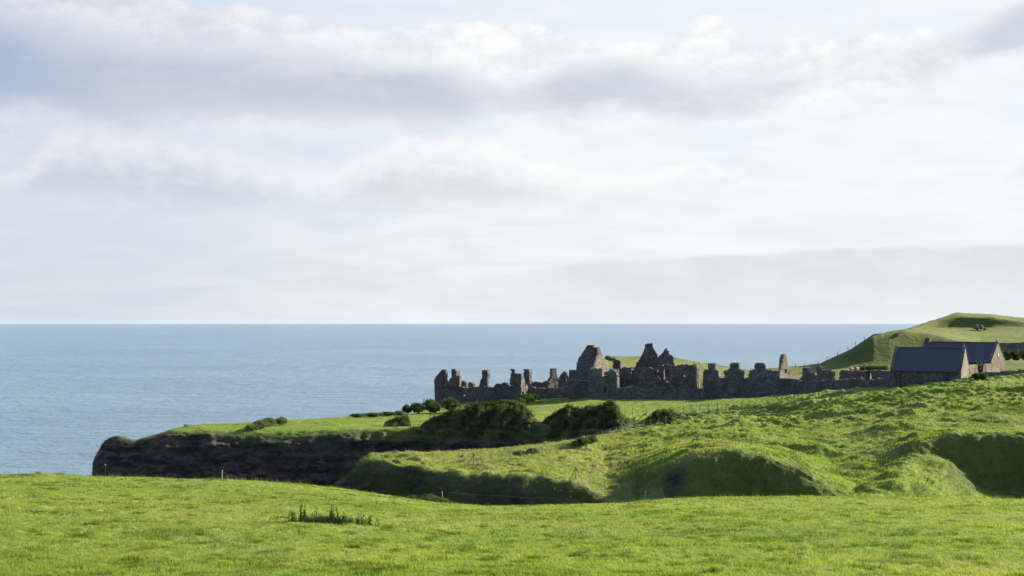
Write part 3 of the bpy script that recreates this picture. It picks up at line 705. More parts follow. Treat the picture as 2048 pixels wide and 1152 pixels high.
wall(T, 'inner_wall', M['dark'], (1305,311), (1343,309.5), [(1305,800),(1305,734),(1324,731),(1342,730),(1343,800)], .8, [rect(1328,737,1337,759), rect(1314,737,1322,744)])
wall(T, 'rear_wall', M['dark'], (1240,322), (1392,318), [(1240,800),(1240,741),(1300,738),(1392,737),(1392,800)], .8)
wall(T, 'chimney_stack', M['red'], (1225,316), (1242,315.5), [(1225,750),(1226,722),(1230,720),(1241,721),(1241,750)], 1.4)
wall(T, 'tower_wall', M['red'], (1340,306), (1396,303), [(1340,812),(1341,732),(1345,730),(1352,731),(1363,728.6),(1376,729),(1381,730.5),(1388,728),(1394,729),(1396,731),(1397,812)], 1.0, [rect(1366,747.6,1374,755)])
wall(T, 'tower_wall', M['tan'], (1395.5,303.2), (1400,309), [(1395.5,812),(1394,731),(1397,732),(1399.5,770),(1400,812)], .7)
T = empty('boundary_wall', at(1316, 800, 301), 'low dark rubble wall running in front of the reddish hall ruin', 'stone wall')
wall(T, 'wall', M['grey'], (1230,303.0), (1410,299.3), [(1230,815),(1232,776),(1262,774.5),(1300,776),(1330,774.5),(1350,777),(1380,776),(1408,777),(1410,815)], .8)
def boulder(px, py, Yd, sx, sz, label):
    c = at(px, py, Yd); bm = bmesh.new(); bmesh.ops.create_icosphere(bm, subdivisions=2, radius=1)
    r_ = random.Random(int(px)); me = bpy.data.meshes.new('fallen_stone')
    for v in bm.verts:
        k = 1 + r_.uniform(-.16, .16); v.co = Vector((c.x + v.co.x * sx * k, c.y + v.co.y * sx * .8 * k, c.z + v.co.z * sz * k))
    bm.to_mesh(me); bm.free(); me.materials.append(M['tan']); o = place(bpy.data.objects.new('fallen_stone', me), None); tag(o, label, 'stone')
boulder(1484, 795.5, 293, .42, .28, 'pale fallen block lying at the foot of the stepped wall')
boulder(1344, 774, 300.7, .55, .22, 'pale stone slab lying on the low wall before the hall ruin')
boulder(1263, 773.5, 302, .30, .25, 'small pale stone on the low wall below the left side of the hall ruin')
# stepped wall
T = empty('stepped_wall', at(1480, 797, 297), 'dark castle wall with three raised square blocks along its top', 'castle ruin')
wall(T, 'wall', M['grey'], (1406,302), (1560,294), [(1404,815),(1405,768),(1407,740),(1416,738.5),(1437,741),(1438.6,756),(1448,756),(1448.4,741),(1460,738),(1478,738),(1488,741),(1488.4,756),(1498,756),(1498,742),(1509,739),(1529,739.5),(1545,741),(1558.7,741),(1560,756),(1562,812)], 1.1,
     holes_rand(1410, 744, 1435, 790, 26, 1.7, 1) + holes_rand(1452, 744, 1485, 790, 30, 1.7, 2) + holes_rand(1500, 745, 1550, 790, 34, 1.7, 3))
for q in ([(1416,740),(1416,727),(1430,726.6),(1430.5,740)], [(1460,740),(1460,728),(1464,725.7),(1477,726),(1477.6,740)], [(1509,741),(1509,728),(1514,726),(1524.5,726),(1528,728.6),(1529,741)]):
    wall(T, 'merlon', M['grey'], (1406,302), (1560,294), q, 1.1)
T = empty('pointed_gable', at(1570, 790, 294), 'narrow pointed stone gable with a small window, at the right end of the stepped wall', 'castle ruin')
wall(T, 'side_wall', M['dark'], (1556.5,297.3), (1565,296.2), [(1556,775),(1557,742),(1560,728),(1563.6,708),(1566,708),(1562,742),(1561,775)], .35, cell=.22)
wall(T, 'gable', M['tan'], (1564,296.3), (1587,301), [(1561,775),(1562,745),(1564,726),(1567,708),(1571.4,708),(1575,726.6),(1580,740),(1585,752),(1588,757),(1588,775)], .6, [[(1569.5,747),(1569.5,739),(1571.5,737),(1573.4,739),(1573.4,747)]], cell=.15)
T = empty('field_wall', at(1670, 788, 273), 'long low dark rubble wall between the pointed gable and the front cottage', 'stone wall')
wall(T, 'wall', M['dark'], (1558,293.6), (1784,251.3), [(1558,815),(1559,757),(1575,757),(1595,761),(1620,762),(1677,760.5),(1700,757),(1720,756.5),(1727,760),(1742,761),(1751,757),(1784,758),(1784,815)], .7)
def frag(name, label, m, a, b, poly, th=.8, holes=()):
    c = wall(None, name, m, a, b, poly, th, holes); return tag(c, label, 'castle ruin')
frag('ruined_pier', 'small stepped stump of masonry just right of the pointed gable', M['dark'], (1598,293), (1632,287), [(1594,775),(1600,757),(1604.6,752),(1604.6,737),(1609,735),(1613,735.4),(1616,744),(1622,747),(1630,756),(1632,775)])
frag('ruined_gable_end', 'hooked broken wall end with a thin horn of masonry at its left', M['red'], (1632,286), (1665,281), [(1632,775),(1633,745),(1632.5,733),(1638,732.5),(1642,739),(1650,740),(1659,741),(1664,744),(1664.5,775)])
frag('ruined_outbuilding', 'long low reddish roofless wall with a dark gap beside the front cottage', M['red'], (1677,278), (1782,260), [(1678,775),(1678,744),(1682,741),(1700,741),(1730,742),(1755,741),(1782,742),(1782,775)], .8, [[(1731,775),(1733,747),(1738,744),(1743,748),(1743,775)]])
tag(wall(None, 'rubble_heap', M['tan'], (1697,290), (1713,289), [(1696,750),(1697,737),(1702,735.5),(1708,736.5),(1713,735),(1714,750)], 1.5, cell=.35, rough=1.5), 'pale sunlit heap of rubble left of the clipped hedge', 'rubble')

# ------------------------------------------------------------------ cottages
def cottage(name, label, c0, dvec, gvec, length, width, z_eave, z_ridge, z_base, pipes, chimney=False, finial=True, white_spot=False):
    C = Vector((c0[0], c0[1], 0)); d = Vector((*dvec, 0)).normalized(); g = Vector((*gvec, 0)).normalized(); up = Vector((0, 0, 1))
    T = empty(name, (C.x, C.y, z_base), label, 'cottage')
    def P(s, t, z): return C + d * s + g * t + up * z
    th = .55
    # long walls and gables butted together
    b = MB(); b.prism([P(.55, 0, z_base - 4), P(length - .55, 0, z_base - 4), P(length - .55, 0, z_eave), P(.55, 0, z_eave)], g * th); b.build('front_wall', M['red'], T)
    b = MB(); b.prism([P(.55, width - th, z_base - 4), P(length - .55, width - th, z_base - 4), P(length - .55, width - th, z_eave), P(.55, width - th, z_eave)], g * th); b.build('rear_wall', M['red'], T)
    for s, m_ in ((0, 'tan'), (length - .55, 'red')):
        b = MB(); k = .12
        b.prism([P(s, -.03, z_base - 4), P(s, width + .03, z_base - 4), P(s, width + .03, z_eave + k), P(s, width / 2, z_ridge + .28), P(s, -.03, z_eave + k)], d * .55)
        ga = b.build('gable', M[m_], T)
        # stone copings on the slopes
        b = MB()
        for t0, t1 in ((-.12, width / 2), (width + .12, width / 2)):
            q0, q1 = P(s - .05, t0, z_eave + k - .02), P(s - .05, t1, z_ridge + .285)
            b.prism([q0, q1, q1 + up * .13, q0 + up * .13], d * .65)
        b.build('coping', M['dark'], ga)
        if finial and s == 0:
            b = MB(); q = P(.27, width / 2, z_ridge + .38); b.tube(q, q + up * .18, .13, .10); b.tube(q + up * .18, q + up * .75, .09, .02); b.build('finial', M['wood'], ga)
    # roof slopes
    b = MB(); ov = .22; sl_ = (z_ridge - z_eave) / (width / 2)
    for sgn in (0, 1):
        t0 = -ov if sgn == 0 else width + ov
        p0, p1 = P(.56, t0, z_eave - ov * sl_ + .1), P(.56, width / 2, z_ridge + .1)
        b.prism([p0, p1, p1 + up * .12, p0 + up * .12], d * (length - 1.12))
    ro = b.build('roof', M['slate'], T)
    b = MB(); b.tube(P(.6, width / 2, z_ridge + .23), P(length - .6, width / 2, z_ridge + .23), .12); b.build('ridge_tile', M['slate'], ro)
    b = MB(); b.tube(P(.6, -ov - .08, z_eave - ov * sl_ + .02), P(length - .6, -ov - .08, z_eave - ov * sl_ + .02), .08); b.build('gutter', M['darkwood'], ro)
    for s in pipes:
        b = MB(); b.tube(P(s, -.12, z_base - 1.5), P(s, -.12, z_eave - ov * sl_), .07); b.build('downpipe', M['darkwood'], T)
    if chimney:
        b = MB(); q = P(length - .75, width / 2, 0); e = d * .45; h = g * .4
        b.prism([q - e - h + up * (z_ridge - .5), q + e - h + up * (z_ridge - .5), q + e - h + up * (z_ridge + .85), q - e - h + up * (z_ridge + .85)], h * 2)
        ch = b.build('chimney', M['dark'], T)
        b = MB(); q = q + up * (z_ridge + .852); e = d * .55; h = g * .5
        b.prism([q - e - h, q + e - h, q + e - h + up * .14, q - e - h + up * .14], h * 2); b.build('chimney_cap', M['dark'], ch)
    if white_spot:
        b = MB(); q = P(-.03, width * .48, z_ridge - 2.3); b.prism([q, q + g * .3, q + g * .3 + up * .5, q + up * .5], -d * .05); b.build('vent', M['white'], T)
    return T, P

cp = at(1922.5, 765, 245)
T, Pc = cottage('stone_cottage', 'nearer slate roofed stone cottage with a sunlit pointed gable', (cp.x, cp.y), (-10.2, 5.8), (5.8, 10.2), 12.2, 6.6, 41.35, 45.05, 39.0, (2.3, 10.4))
# stone buttress at the foot of the front wall's far end
q = Pc(11.2, -.01, 0); b = MB(); dd3 = Vector((-10.2, 5.8, 0)).normalized(); gg3 = Vector((5.8, 10.2, 0)).normalized()
b.prism([Vector((q.x, q.y, 35)), Vector((q.x, q.y, 41.0)), Vector((q.x, q.y, 35)) - gg3 * 1.0], dd3 * 1.0); b.build('buttress', M['dark'], T)
cp = at(1982.5, 744, 262)
cottage('stone_cottage', 'rear slate roofed cottage with a square chimney, behind the nearer one', (cp.x, cp.y), (-11, 9.6), (9.6, 11), 14.5, 6.3, 42.4, 45.75, 39.6, (1.2,), chimney=True, white_spot=True)
T = empty('courtyard_wall', at(1960, 750, 256), 'sunlit stone yard wall with a roofed gateway between the two cottage gables', 'stone wall')
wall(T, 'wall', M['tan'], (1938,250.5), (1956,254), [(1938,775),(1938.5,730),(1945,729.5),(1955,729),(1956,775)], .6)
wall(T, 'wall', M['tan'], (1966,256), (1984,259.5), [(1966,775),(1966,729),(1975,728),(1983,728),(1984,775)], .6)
gt = MB()
for px in (1956.8, 1965.2):
    p = at(px, 750, 254.6); gt.tube(Vector((p.x, p.y, 38)), Vector((p.x, p.y, 42.5)), .11, .11, 4)
gt.build('gate_post', M['darkwood'], T)
gt = MB(); a = at(1956.8, 744, 254.9); b_ = at(1965.2, 744, 254.9)
gt.prism([Vector((a.x, a.y, 39)), Vector((b_.x, b_.y, 39)), Vector((b_.x, b_.y, 41.3)), Vector((a.x, a.y, 41.3))], (0, .08, 0)); gt.build('gate', M['darkwood'], T)
gt = MB()
for px in (1955.4, 1963.8):
    p = at(px, 730, 254.3); gt.tube(Vector((p.x - .35, p.y, 42.9)), Vector((p.x + .35, p.y, 42.0)), .12, .12, 4)
gt.build('gate_brace', M['wood'], T)

T = wall(None, 'boundary_wall', M['dark'], (1950,247.5), (2400,262), [(1946,775),(1950,750),(1962,746),(1990,744.5),(2020,742),(2048,739.5),(2200,730),(2400,718),(2400,775)], .6)
tag(T, 'low dark wall at the right edge running uphill from the cottage gable', 'stone wall')
T = wall(None, 'far_field_wall', M['dark'], (1998,330), (2400,335), [(1998,702),(1999,686.5),(2048,685.5),(2400,680),(2400,702)], .8)
tag(T, 'distant dark field wall behind the rear cottage gable', 'stone wall')

# ------------------------------------------------------------------ bushes
def bush(name, label, lobes, n, m, sweep=0, leaf=.3, group=None, cat='bush', core=True):
    """lobes: (px, py centre, half width px, half height px, distance, half depth m)"""
    cs = []
    for px, py, rx, ry, Yd, dp in lobes:
        if Yd > 135 and Yd < 320:
            Yd = hit(HILL, px, py + ry * .85, Yd - 14, Yd + 22).y + dp * .35
        cs.append((at(px, py, Yd), rx * Yd / F, dp, ry * 1.08 * Yd / F))
    lowest = min(c.z - rz for c, _, _, rz in cs)
    org = Vector((sum(c.x for c, *_ in cs) / len(cs), sum(c.y for c, *_ in cs) / len(cs), lowest))
    o = empty(name, org, label, cat, group)
    vol = np.array([a * b * c for _, a, b, c in cs]) ** (2 / 3); vol /= vol.sum()
    k = rng.choice(len(cs), n, p=vol)
    C = np.array([tuple(c) for c, *_ in cs])[k]; Rr = np.array([(a, b, c) for _, a, b, c in cs])[k]
    d = rng.normal(size=(n, 3)); d /= np.linalg.norm(d, axis=1, keepdims=True); d[:, 2] = np.where(d[:, 2] < -.3, -d[:, 2], d[:, 2])
    rad = 1 + .38 * fbm(d[:, 0] * 2.6 + C[:, 0], d[:, 1] * 2.6 + C[:, 1], d[:, 2] * 2.6, oct=4, seed=5, gain=.7)
    p = C + d * Rr * (rad * (1 - .30 * rng.random(n) ** 2 + .16 * (rng.random(n) < .12)))[:, None]
    a = rng.normal(size=(n, 3)); a /= np.linalg.norm(a, axis=1, keepdims=True)
    L = leaf * rng.uniform(.5, 1.3, n)
    if sweep:
        a = a * .45 + np.array([.75 * sweep, 0, .75]); a /= np.linalg.norm(a, axis=1, keepdims=True); L = L * 1.9
    b = np.cross(a, rng.normal(size=(n, 3))); b /= np.linalg.norm(b, axis=1, keepdims=True)
    wd = L * (.32 if sweep else .7)
    a = a * L[:, None]; b = b * wd[:, None] * .5
    V = np.stack([p - a * .3, p + b + a * .15, p + a * .7, p - b + a * .15], 1).reshape(-1, 3)
    t = np.clip(.45 + .5 * fbm(p[:, 0] * .8, p[:, 1] * .8, p[:, 2] * .8, oct=2, seed=8) + .2 * rng.normal(size=n), 0, 1)
    mesh_np('foliage', V, np.arange(4 * n).reshape(-1, 4), m, o, attrs={'tint': np.repeat(t, 4)})
    if core:  # solid dark core added to stop light passing between the leaves
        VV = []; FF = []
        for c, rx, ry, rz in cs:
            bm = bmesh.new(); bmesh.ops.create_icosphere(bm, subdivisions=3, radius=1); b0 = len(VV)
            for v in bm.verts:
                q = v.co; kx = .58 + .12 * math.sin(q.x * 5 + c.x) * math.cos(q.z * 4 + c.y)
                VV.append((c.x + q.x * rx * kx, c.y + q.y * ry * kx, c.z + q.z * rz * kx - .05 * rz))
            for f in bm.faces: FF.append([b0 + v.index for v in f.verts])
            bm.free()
        mesh_np('blocking_core', np.array(VV), np.array(FF), M['blockcore'], o, smooth=True)
    return o

# round bushes at the sea end of the castle
for px, py, rx, ry, Yd, lab in [(813, 820, 8, 9, 305, 'smallest rounded bush at the left end of the clifftop bush row'),
                               (832, 818, 12, 11, 306, 'second rounded bush from the left in the clifftop row'),
                               (861, 815, 17, 14, 308, 'rounded bush in front of the left corner of the castle range'),
                               (902, 812, 19, 14, 305, 'biggest rounded bush, under the two joined chimneys of the castle range')]:
    bush('bush', lab, [(px, py, rx, ry, Yd, 1.6), (px + rx * .4, py + ry * .3, rx * .7, ry * .7, Yd - .5, 1.3)], 2600, M['leaf'], leaf=.26, group='round bushes on the clifftop')
bush('bush', 'rounded dark bush against the foot of the castle range wall', [(1052, 800, 15, 10, 310, 1.6), (1066, 797, 13, 10, 309, 1.6), (1042, 805, 12, 7, 309, 1.5)], 3500, M['leaf'], leaf=.28)
bush('bush', 'low spreading scrub below the middle of the castle range', [(975, 811, 26, 8, 300, 2), (1005, 808, 24, 8, 301, 2), (950, 814, 20, 6, 299, 2), (1025, 808, 16, 7, 300, 1.5)], 4500, M['leaf'], leaf=.28)
bush('hedge', 'thin line of clifftop scrub left of the rounded bushes', [(715, 832, 16, 4, 300, 1), (745, 831, 22, 5, 301, 1), (775, 829, 20, 5, 302, 1), (798, 828, 12, 5, 303, 1)], 3000, M['leaf'], leaf=.24, cat='hedge')
bush('bush', 'dark scrub mound on the left clifftop nearest the sea', [(522, 851, 17, 9, 262, 1.8), (538, 846, 14, 9, 263, 1.8), (505, 856, 14, 6, 262, 1.5), (562, 844, 12, 8, 272, 1.5)], 4200, M['darkleaf'], leaf=.26)
def thicket(name, label, top, bot, Yb, D, n, m, group, leaf=.42):
    '''wind-cut mass of shrubs: streaked crest given by top, foot by bot'''
    lo, hi = top[0][0], top[-1][0]
    tx, ty = zip(*top); bx, by = zip(*bot)
    def surf(px, t, back=0.0):
        yt = np.interp(px, tx, ty); yb = np.interp(px, bx, by)
        bul = 1.1 * fbm(px * .06 - t * 1.2, t * 2.4, oct=4, seed=int(lo), gain=.6)
        yt = yt + 5 * fbm(px * .11, t * 0, oct=3, seed=3)
        Yd = Yb + D * t ** 1.4 - bul * 1.6 * (1 - t * .4) + back
        py = yb + (yt - yb) * t
        return np.stack([(px - CX) / F * Yd, Yd, CAMZ - (py - HY) / F * Yd], -1)
    px = rng.uniform(lo, hi, n); t = rng.random(n) ** .75
    p = surf(px, t, -.25 + .5 * rng.random(n)); p[:, 2] += rng.normal(0, .16, n) + .5 * (rng.random(n) < .04) * rng.random(n)
    o = empty(name, surf(np.array([(lo + hi) / 2]), np.array([0.]))[0], label, 'bush', group)
    a = rng.normal(size=(n, 3)) * .35 + np.array([.62, -.05, .70]); a /= np.linalg.norm(a, axis=1, keepdims=True)
    L = leaf * rng.uniform(.5, 1.5, n); b = np.cross(a, rng.normal(size=(n, 3))); b /= np.linalg.norm(b, axis=1, keepdims=True)
    a = a * L[:, None]; b = b * (L * .14)[:, None]
    V = np.stack([p - a * .3, p + b + a * .15, p + a * .7, p - b + a * .15], 1).reshape(-1, 3)
    st_ = fbm((p[:, 0] - p[:, 2] * .85) * .9, p[:, 2] * .25, oct=3, seed=8)
    tt = np.clip(.4 + .8 * st_ + .12 * rng.normal(size=n), 0, 1)
    mesh_np('foliage', V, np.arange(4 * n).reshape(-1, 4), m, o, attrs={'tint': np.repeat(tt, 4)})
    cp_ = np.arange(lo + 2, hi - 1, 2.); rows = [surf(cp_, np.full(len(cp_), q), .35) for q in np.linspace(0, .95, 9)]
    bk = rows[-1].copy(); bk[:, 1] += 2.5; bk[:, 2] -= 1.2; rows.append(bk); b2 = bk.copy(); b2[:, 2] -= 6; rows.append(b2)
    Gc = np.array(rows); mesh_np('blocking_core', Gc.reshape(-1, 3), grid_faces(*Gc.shape[:2]), M['blockcore'], o, smooth=True)  # dark sheet added behind the leaves as a light block
GW = 'windswept thickets on the cliff edge'
thicket('windswept_thicket', 'large windswept thicket left of the gap on the cliff edge', [(820,862),(845,852),(861,840),(878,830),(886,831),(900,823),(918,817),(924,820),(940,812),(958,807),(965,810),(968,817),(985,818),(998,811),(1014,812),(1020,815),(1034,809),(1049,812),(1060,822),(1066,838),(1074,848),(1090,856)],
        [(820,866),(900,872),(980,880),(1090,882)], 244.5, 4.2, 26000, M['darkleaf'], GW)
thicket('windswept_thicket', 'large windswept thicket right of the gap on the cliff edge', [(1060,862),(1075,850),(1087,842),(1100,832),(1118,822),(1134,812),(1145,812),(1148,818),(1160,818),(1172,812),(1180,811),(1183,815),(1194,812),(1207,806),(1222,805),(1232,808),(1238,815),(1241,828),(1250,838),(1266,846),(1290,849)],
        [(1060,872),(1150,880),(1200,874),(1250,862),(1290,855)], 244.8, 4.0, 24000, M['darkleaf'], GW)
thicket('windswept_bush', 'small windswept bush on the cliff edge left of the big ones', [(768,852),(778,843),(792,835),(806,831),(816,834),(820,846)], [(768,856),(820,854)], 252, 2.5, 4500, M['darkleaf'], GW, .3)
bush('bush', 'brown green rounded bush behind the wire fence', [(1318, 835, 15, 14, 243, 2), (1335, 838, 19, 17, 241, 2.2), (1305, 842, 12, 9, 244, 1.6)], 5200, M['gorse'], leaf=.26)
bush('bush', 'low green bush on top of the spur beside the fence', [(1165, 884, 14, 8, 194, 1.3), (1182, 881, 12, 8, 195, 1.3), (1152, 888, 9, 5, 193, 1)], 3000, M['leaf'], leaf=.2)
bush('bush', 'small dark bush on the spur top left of the fence line', [(1040, 908, 14, 6, 182, 1), (1065, 904, 12, 6, 184, 1)], 1500, M['leaf'], leaf=.16)
bush('gorse_bush', 'low browning gorse bush on the near crest beside a white post', [(830, 999, 20, 8, 127, .9), (855, 1001, 22, 10, 127, 1), (880, 1006, 20, 10, 127.5, .9), (898, 1010, 10, 7, 128, .7)], 6500, M['gorse'], leaf=.11)
bush('bush', 'small bush at the foot of the front cottage gable', [(1952, 754, 8, 7, 244.5, .8), (1966, 753, 9, 7, 244.5, .8)], 1500, M['leaf'], leaf=.2)
bush('hedge', 'clipped dark green hedge left of the front cottage roof', [(px, 738, 9, 6, 285, .8) for px in range(1718, 1776, 10)], 3500, M['leaf'], leaf=.22, cat='hedge')
bush('hedge', 'dark hedge at the right edge beyond the rear cottage', [(px, 713, 12, 12, 300, 1.5) for px in (2014, 2032, 2050, 2068, 2088)], 5000, M['gorse'], leaf=.26, cat='hedge')
bush('bush', 'dark scrub on the far land just right of the tall pointed gable', [(1216, 719, 7, 6, 500, 2), (1226, 721, 7, 5, 495, 2)], 1200, M['leaf'], leaf=.4)
bush('bush', 'scrub patch behind the bush and fence on the plateau', [(1360, 830, 16, 3, 262, 1), (1390, 829, 18, 3, 264, 1), (1420, 827, 14, 3, 266, 1)], 1500, M['darkleaf'], leaf=.2)

# nettle clump in the foreground field
def nettles(name, label, spots, hmax):
    c0 = Vector(spots[0]); T = empty(name, c0, label, 'plant')
    for x, y, z in spots:
        V = []; Fq = []; tt = []
        h = random.uniform(.45, 1) * hmax; lx, ly = random.uniform(-.12, .12), random.uniform(-.12, .12)
        def quad(p, a, b):
            i = len(V); V.extend([p - b * .5, p + a * .5 - b * .2 + b * .7, p + a, p + a * .5 - b * .5 - b * .5]); Fq.append([i, i+1, i+2, i+3]); tt.extend([random.random()] * 4)
        for s in range(4):
            t0, t1 = s / 4, (s + 1) / 4
            p0 = Vector((x + lx * t0, y + ly * t0, z + h * t0)); p1 = Vector((x + lx * t1, y + ly * t1, z + h * t1))
            i = len(V); V.extend([p0 + Vector((-.012, 0, 0)), p0 + Vector((.012, 0, 0)), p1 + Vector((.01, 0, 0)), p1 + Vector((-.01, 0, 0))]); Fq.append([i, i+1, i+2, i+3]); tt.extend([.3] * 4)
        for s in range(13):
            t = .1 + .9 * s / 13; p = Vector((x + lx * t, y + ly * t, z + h * t)); aa = random.uniform(0, 6.28)
            L = random.uniform(.07, .14) * (1.2 - .6 * t)
            quad(p, Vector((math.cos(aa) * L, math.sin(aa) * L, -.02)), Vector((-math.sin(aa) * L * .6, math.cos(aa) * L * .6, .02)))
        mesh_np('stem', np.array([tuple(v) for v in V]), np.array(Fq), M['nettle'], T, attrs={'tint': tt})
    return T
def sp_(lo, hi, n, py0=1060, py1=1068):
    r = []
    for i in range(n):
        p = hit(FIELD, random.uniform(lo, hi), random.uniform(py0, py1)); r.append((p.x + random.uniform(-.05, .05), p.y, p.z - .02))
    return r
nettles('nettle_clump', 'dark nettle clump in the field, the widest part of the stand', sp_(600, 706, 30), .80)
nettles('nettle_clump', 'small separate nettle stems at the left end of the stand', sp_(574, 602, 6), .66)
nettles('nettle_clump', 'scattered nettle stems at the right end of the stand', sp_(704, 762, 9), .64)
lowp = [hit(FIELD, random.uniform(606, 715), random.uniform(1062, 1069)) for _ in range(16)]
gp = np.array([tuple(v) for v in lowp for _ in range(80)]); gp[:, :2] += rng.normal(0, .30, (len(gp), 2)); n = len(gp)
tag(blades(gp, rng.uniform(.12, .38, n), np.full(n, .035), .9, np.clip(.35 + .3 * rng.normal(size=n), 0, 1), np.zeros(n), 'long_grass', M['nettle']), 'dark rank grass under the nettles', 'grass')

# ------------------------------------------------------------------ fences
def fence(name, label, pts, Hgt, frames, m, wires, r=.045, grid=HILL, cat='fence', ymin=0, wr=.006):
    P = [hit(grid, px, py, ymin) for px, py in pts]
    T = empty(name, P[0], label, cat)
    for i, p in enumerate(P):
        b = MB(); hgt = Hgt * random.uniform(.94, 1.06); tx = random.uniform(-.05, .05)
        fr = i in frames
        b.tube(p - Vector((0, 0, .4)), p + Vector((tx, 0, hgt * (1.15 if fr else 1))), r * (1.5 if fr else 1), r * (1.3 if fr else .9), 6)
        po = b.build('post', m, T)
        if fr:
            b = MB(); top = p + Vector((0, 0, hgt * .95))
            for sx in (-1, 1):
                q = p + Vector((sx * .75, -.15, -.25)); q.z = min(q.z, p.z - .2); b.tube(q, top, r * 1.1, r, 6)
            b.build('strut', m, po)
    for hgt in wires:
        b = MB(); b.path([p + Vector((0, -r, Hgt * hgt)) for p in P], wr, 3); b.build('wire', M['wire'], T)
    return T

up = []
for x0, y0, x1, y1, k in ((915, 926, 945, 931, 2), (960, 929, 1100, 909, 8), (1112, 905, 1232, 871, 8)):
    up += [(x0 + (x1 - x0) * i / (k - 1), y0 + (y1 - y0) * i / (k - 1)) for i in range(k)]
up += [(1242, 868)] + [(1256 + i * 15.3, 864 - i * 2.75) for i in range(15)] + [(1484, 829)]
fence('wire_fence', 'long post and wire fence climbing the spur towards the castle', up, 1.25, (1, 18, 34), M['wood'], (.95, .75, .5, .28))
fence('wire_fence', 'short post and wire fence dropping down the bank into the gully', [(1145, 960), (1172, 970), (1200, 980), (1236, 995), (1259, 1001), (1289, 1010), (1321, 1012)], 1.3, (0, 6), M['wood'], (.95, .7, .45))
fence('wire_fence', 'second faint post and wire line beyond the fence bush on the plateau', [(1250, 831), (1265, 830), (1291, 829)] + [(1366 + i * 17, 826 - i * 1.2) for i in range(8)], 1.2, (), M['darkwood'], (.9,), .05)
fence('hill_fence', 'distant post fence on the skyline of the far green slope', [(1590, 737), (1610, 735), (1636, 731), (1655, 722), (1675, 713), (1695, 703), (1712, 694), (1729, 682)], 1.5, (), M['darkwood'], (.9,), .09, FAR, wr=.03)
fence('ridge_fence', 'distant post fence along the far green ridge behind the hall ruin', [(1352, 721), (1366, 724), (1386, 727), (1400, 730), (1420, 735), (1445, 739), (1470, 741), (1500, 742), (1530, 742)], 1.1, (), M['darkwood'], (.9,), .07, FAR, wr=.03)

# string fence on the near crest: pale posts and one sagging strand each side
def crest_post(px, top_py, Yd, label, m):
    x = (px - CX) / F * Yd; z = gz_at(FIELD, x, Yd); top = at(px, top_py, Yd)
    T = empty('fence_post', (x, Yd, z), label, 'fence post', 'pale posts of the strand fence')
    b = MB(); b.tube((x, Yd, z - .4), (top.x + .02, Yd, top.z), .03, .027, 8); b.build('post', m, T)
    b = MB(); b.tube((top.x + .02, Yd, top.z - .01), (top.x + .02, Yd, top.z + .06), .04, .034, 8); b.build('insulator', M['white'], T)
    return top
tops = [crest_post(210, 930, 118, 'thin dark post on the near crest at the far left', M['darkwood']),
        crest_post(444, 942, 121, 'pale post on the near crest in front of the dark cliff', M['palewood']),
        crest_post(884, 984, 128.5, 'pale post on the near crest beside the gorse bush', M['palewood']),
        crest_post(1877, 973, 121.5, 'pale post on the near crest at the far right', M['palewood'])]
def strand(a, b, sag, label):
    a, b = Vector(a), Vector(b); pts = [a.lerp(b, t / 16) - Vector((0, 0, sag * 4 * (t / 16) * (1 - t / 16))) for t in range(17)]
    m_ = MB(); m_.path(pts, .009, 4); tag(m_.build('strand_wire', M['wire']), label, 'wire')
strand(tops[1], at(520, 975, 121), .05, 'thin strand running down right from the post before the dark cliff')
strand(tops[1], at(408, 962, 121), .03, 'thin strand running down left from the post before the dark cliff')
strand(tops[2], at(1290, 1004, 128.5), .12, 'thin strand running right from the gorse post across the earth face')
strand(tops[2], at(838, 990, 128.5), .03, 'thin strand running left from the gorse post')
strand(tops[3], at(2120, 990, 121.5), .06, 'thin strand running right from the far right post')

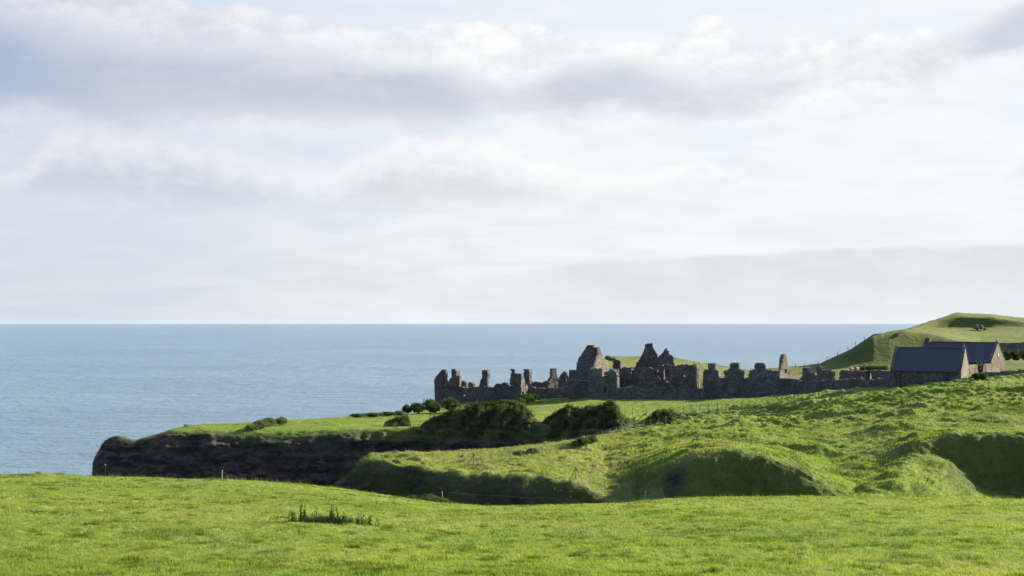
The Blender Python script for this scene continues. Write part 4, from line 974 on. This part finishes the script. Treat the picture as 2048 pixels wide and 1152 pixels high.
# ------------------------------------------------------------------ far things
p = hit(FAR, 1961, 661.5, 470); T = empty('farm_trailer', p, 'dark farm trailer carrying two upright tanks on the far hill', 'trailer')
s = p.y / F
b = MB(); b.box((p.x - 12 * s, p.y - 1, p.z + .45), (p.x + 10 * s, p.y + 1, p.z + .75)); b.tube((p.x + 10 * s, p.y, p.z + .6), (p.x + 16 * s, p.y, p.z + .5), .08); b.build('deck', M['darkwood'], T)
for dx in (-7, 7):
    b = MB(); b.tube((p.x + dx * s, p.y - 1.15, p.z + .45), (p.x + dx * s, p.y - .95, p.z + .45), .45, .45, 14); b.build('wheel', M['darkwood'], T)
for dx, r0, h in ((-7.5, .72, 1.5), (2.5, .66, 1.25)):
    b = MB(); c = Vector((p.x + dx * s, p.y, p.z + .755)); b.tube(c, c + Vector((0, 0, h * .8)), r0, r0, 16); b.tube(c + Vector((0, 0, h * .8)), c + Vector((0, 0, h)), r0, r0 * .45, 16); b.build('tank', M['tank'], T)
a0 = hit(FAR, 1744, 672, 440); a1 = hit(FAR, 1796, 671, 440)
b = MB(); b.prism([Vector((a0.x, a0.y - 1, a0.z - .5)), Vector((a1.x, a1.y - 1, a1.z - .5)), Vector((a1.x, a1.y - 1, a1.z + .55)), Vector((a0.x, a0.y - 1, a0.z + .5))], (0, .5, 0))
tag(b.build('parapet_wall', M['tan']), 'low pale parapet wall on the edge of the far slope', 'stone wall')
q = hit(FAR, 1761, 672, 440); b = MB(); b.tube((q.x, q.y - 1.6, q.z - .3), (q.x, q.y - 1.6, q.z + 1.0), .16, .14, 8); b.tube((q.x, q.y - 1.6, q.z + 1.0), (q.x, q.y - 1.6, q.z + 1.12), .14, .03, 8)
tag(b.build('marker_post', M['white']), 'short white marker post beside the far parapet wall', 'post')

# ------------------------------------------------------------------ haze over land and sea
HD = 8.0e-6
m = bpy.data.materials.new('sea_haze'); m.use_nodes = True; m.node_tree.nodes.clear(); g = N(m.node_tree)
pv = g.new('ShaderNodeVolumePrincipled'); pv.inputs['Color'].default_value = (.55, .66, .82, 1); pv.inputs['Density'].default_value = HD; pv.inputs['Anisotropy'].default_value = .0
ou = g.new('ShaderNodeOutputMaterial'); g.l.new(pv.outputs[0], ou.inputs['Volume'])
b = MB(); b.box((-25500, -25500, -9), (25500, 25500, 62)); tag(b.build('haze', m), kind='stuff')
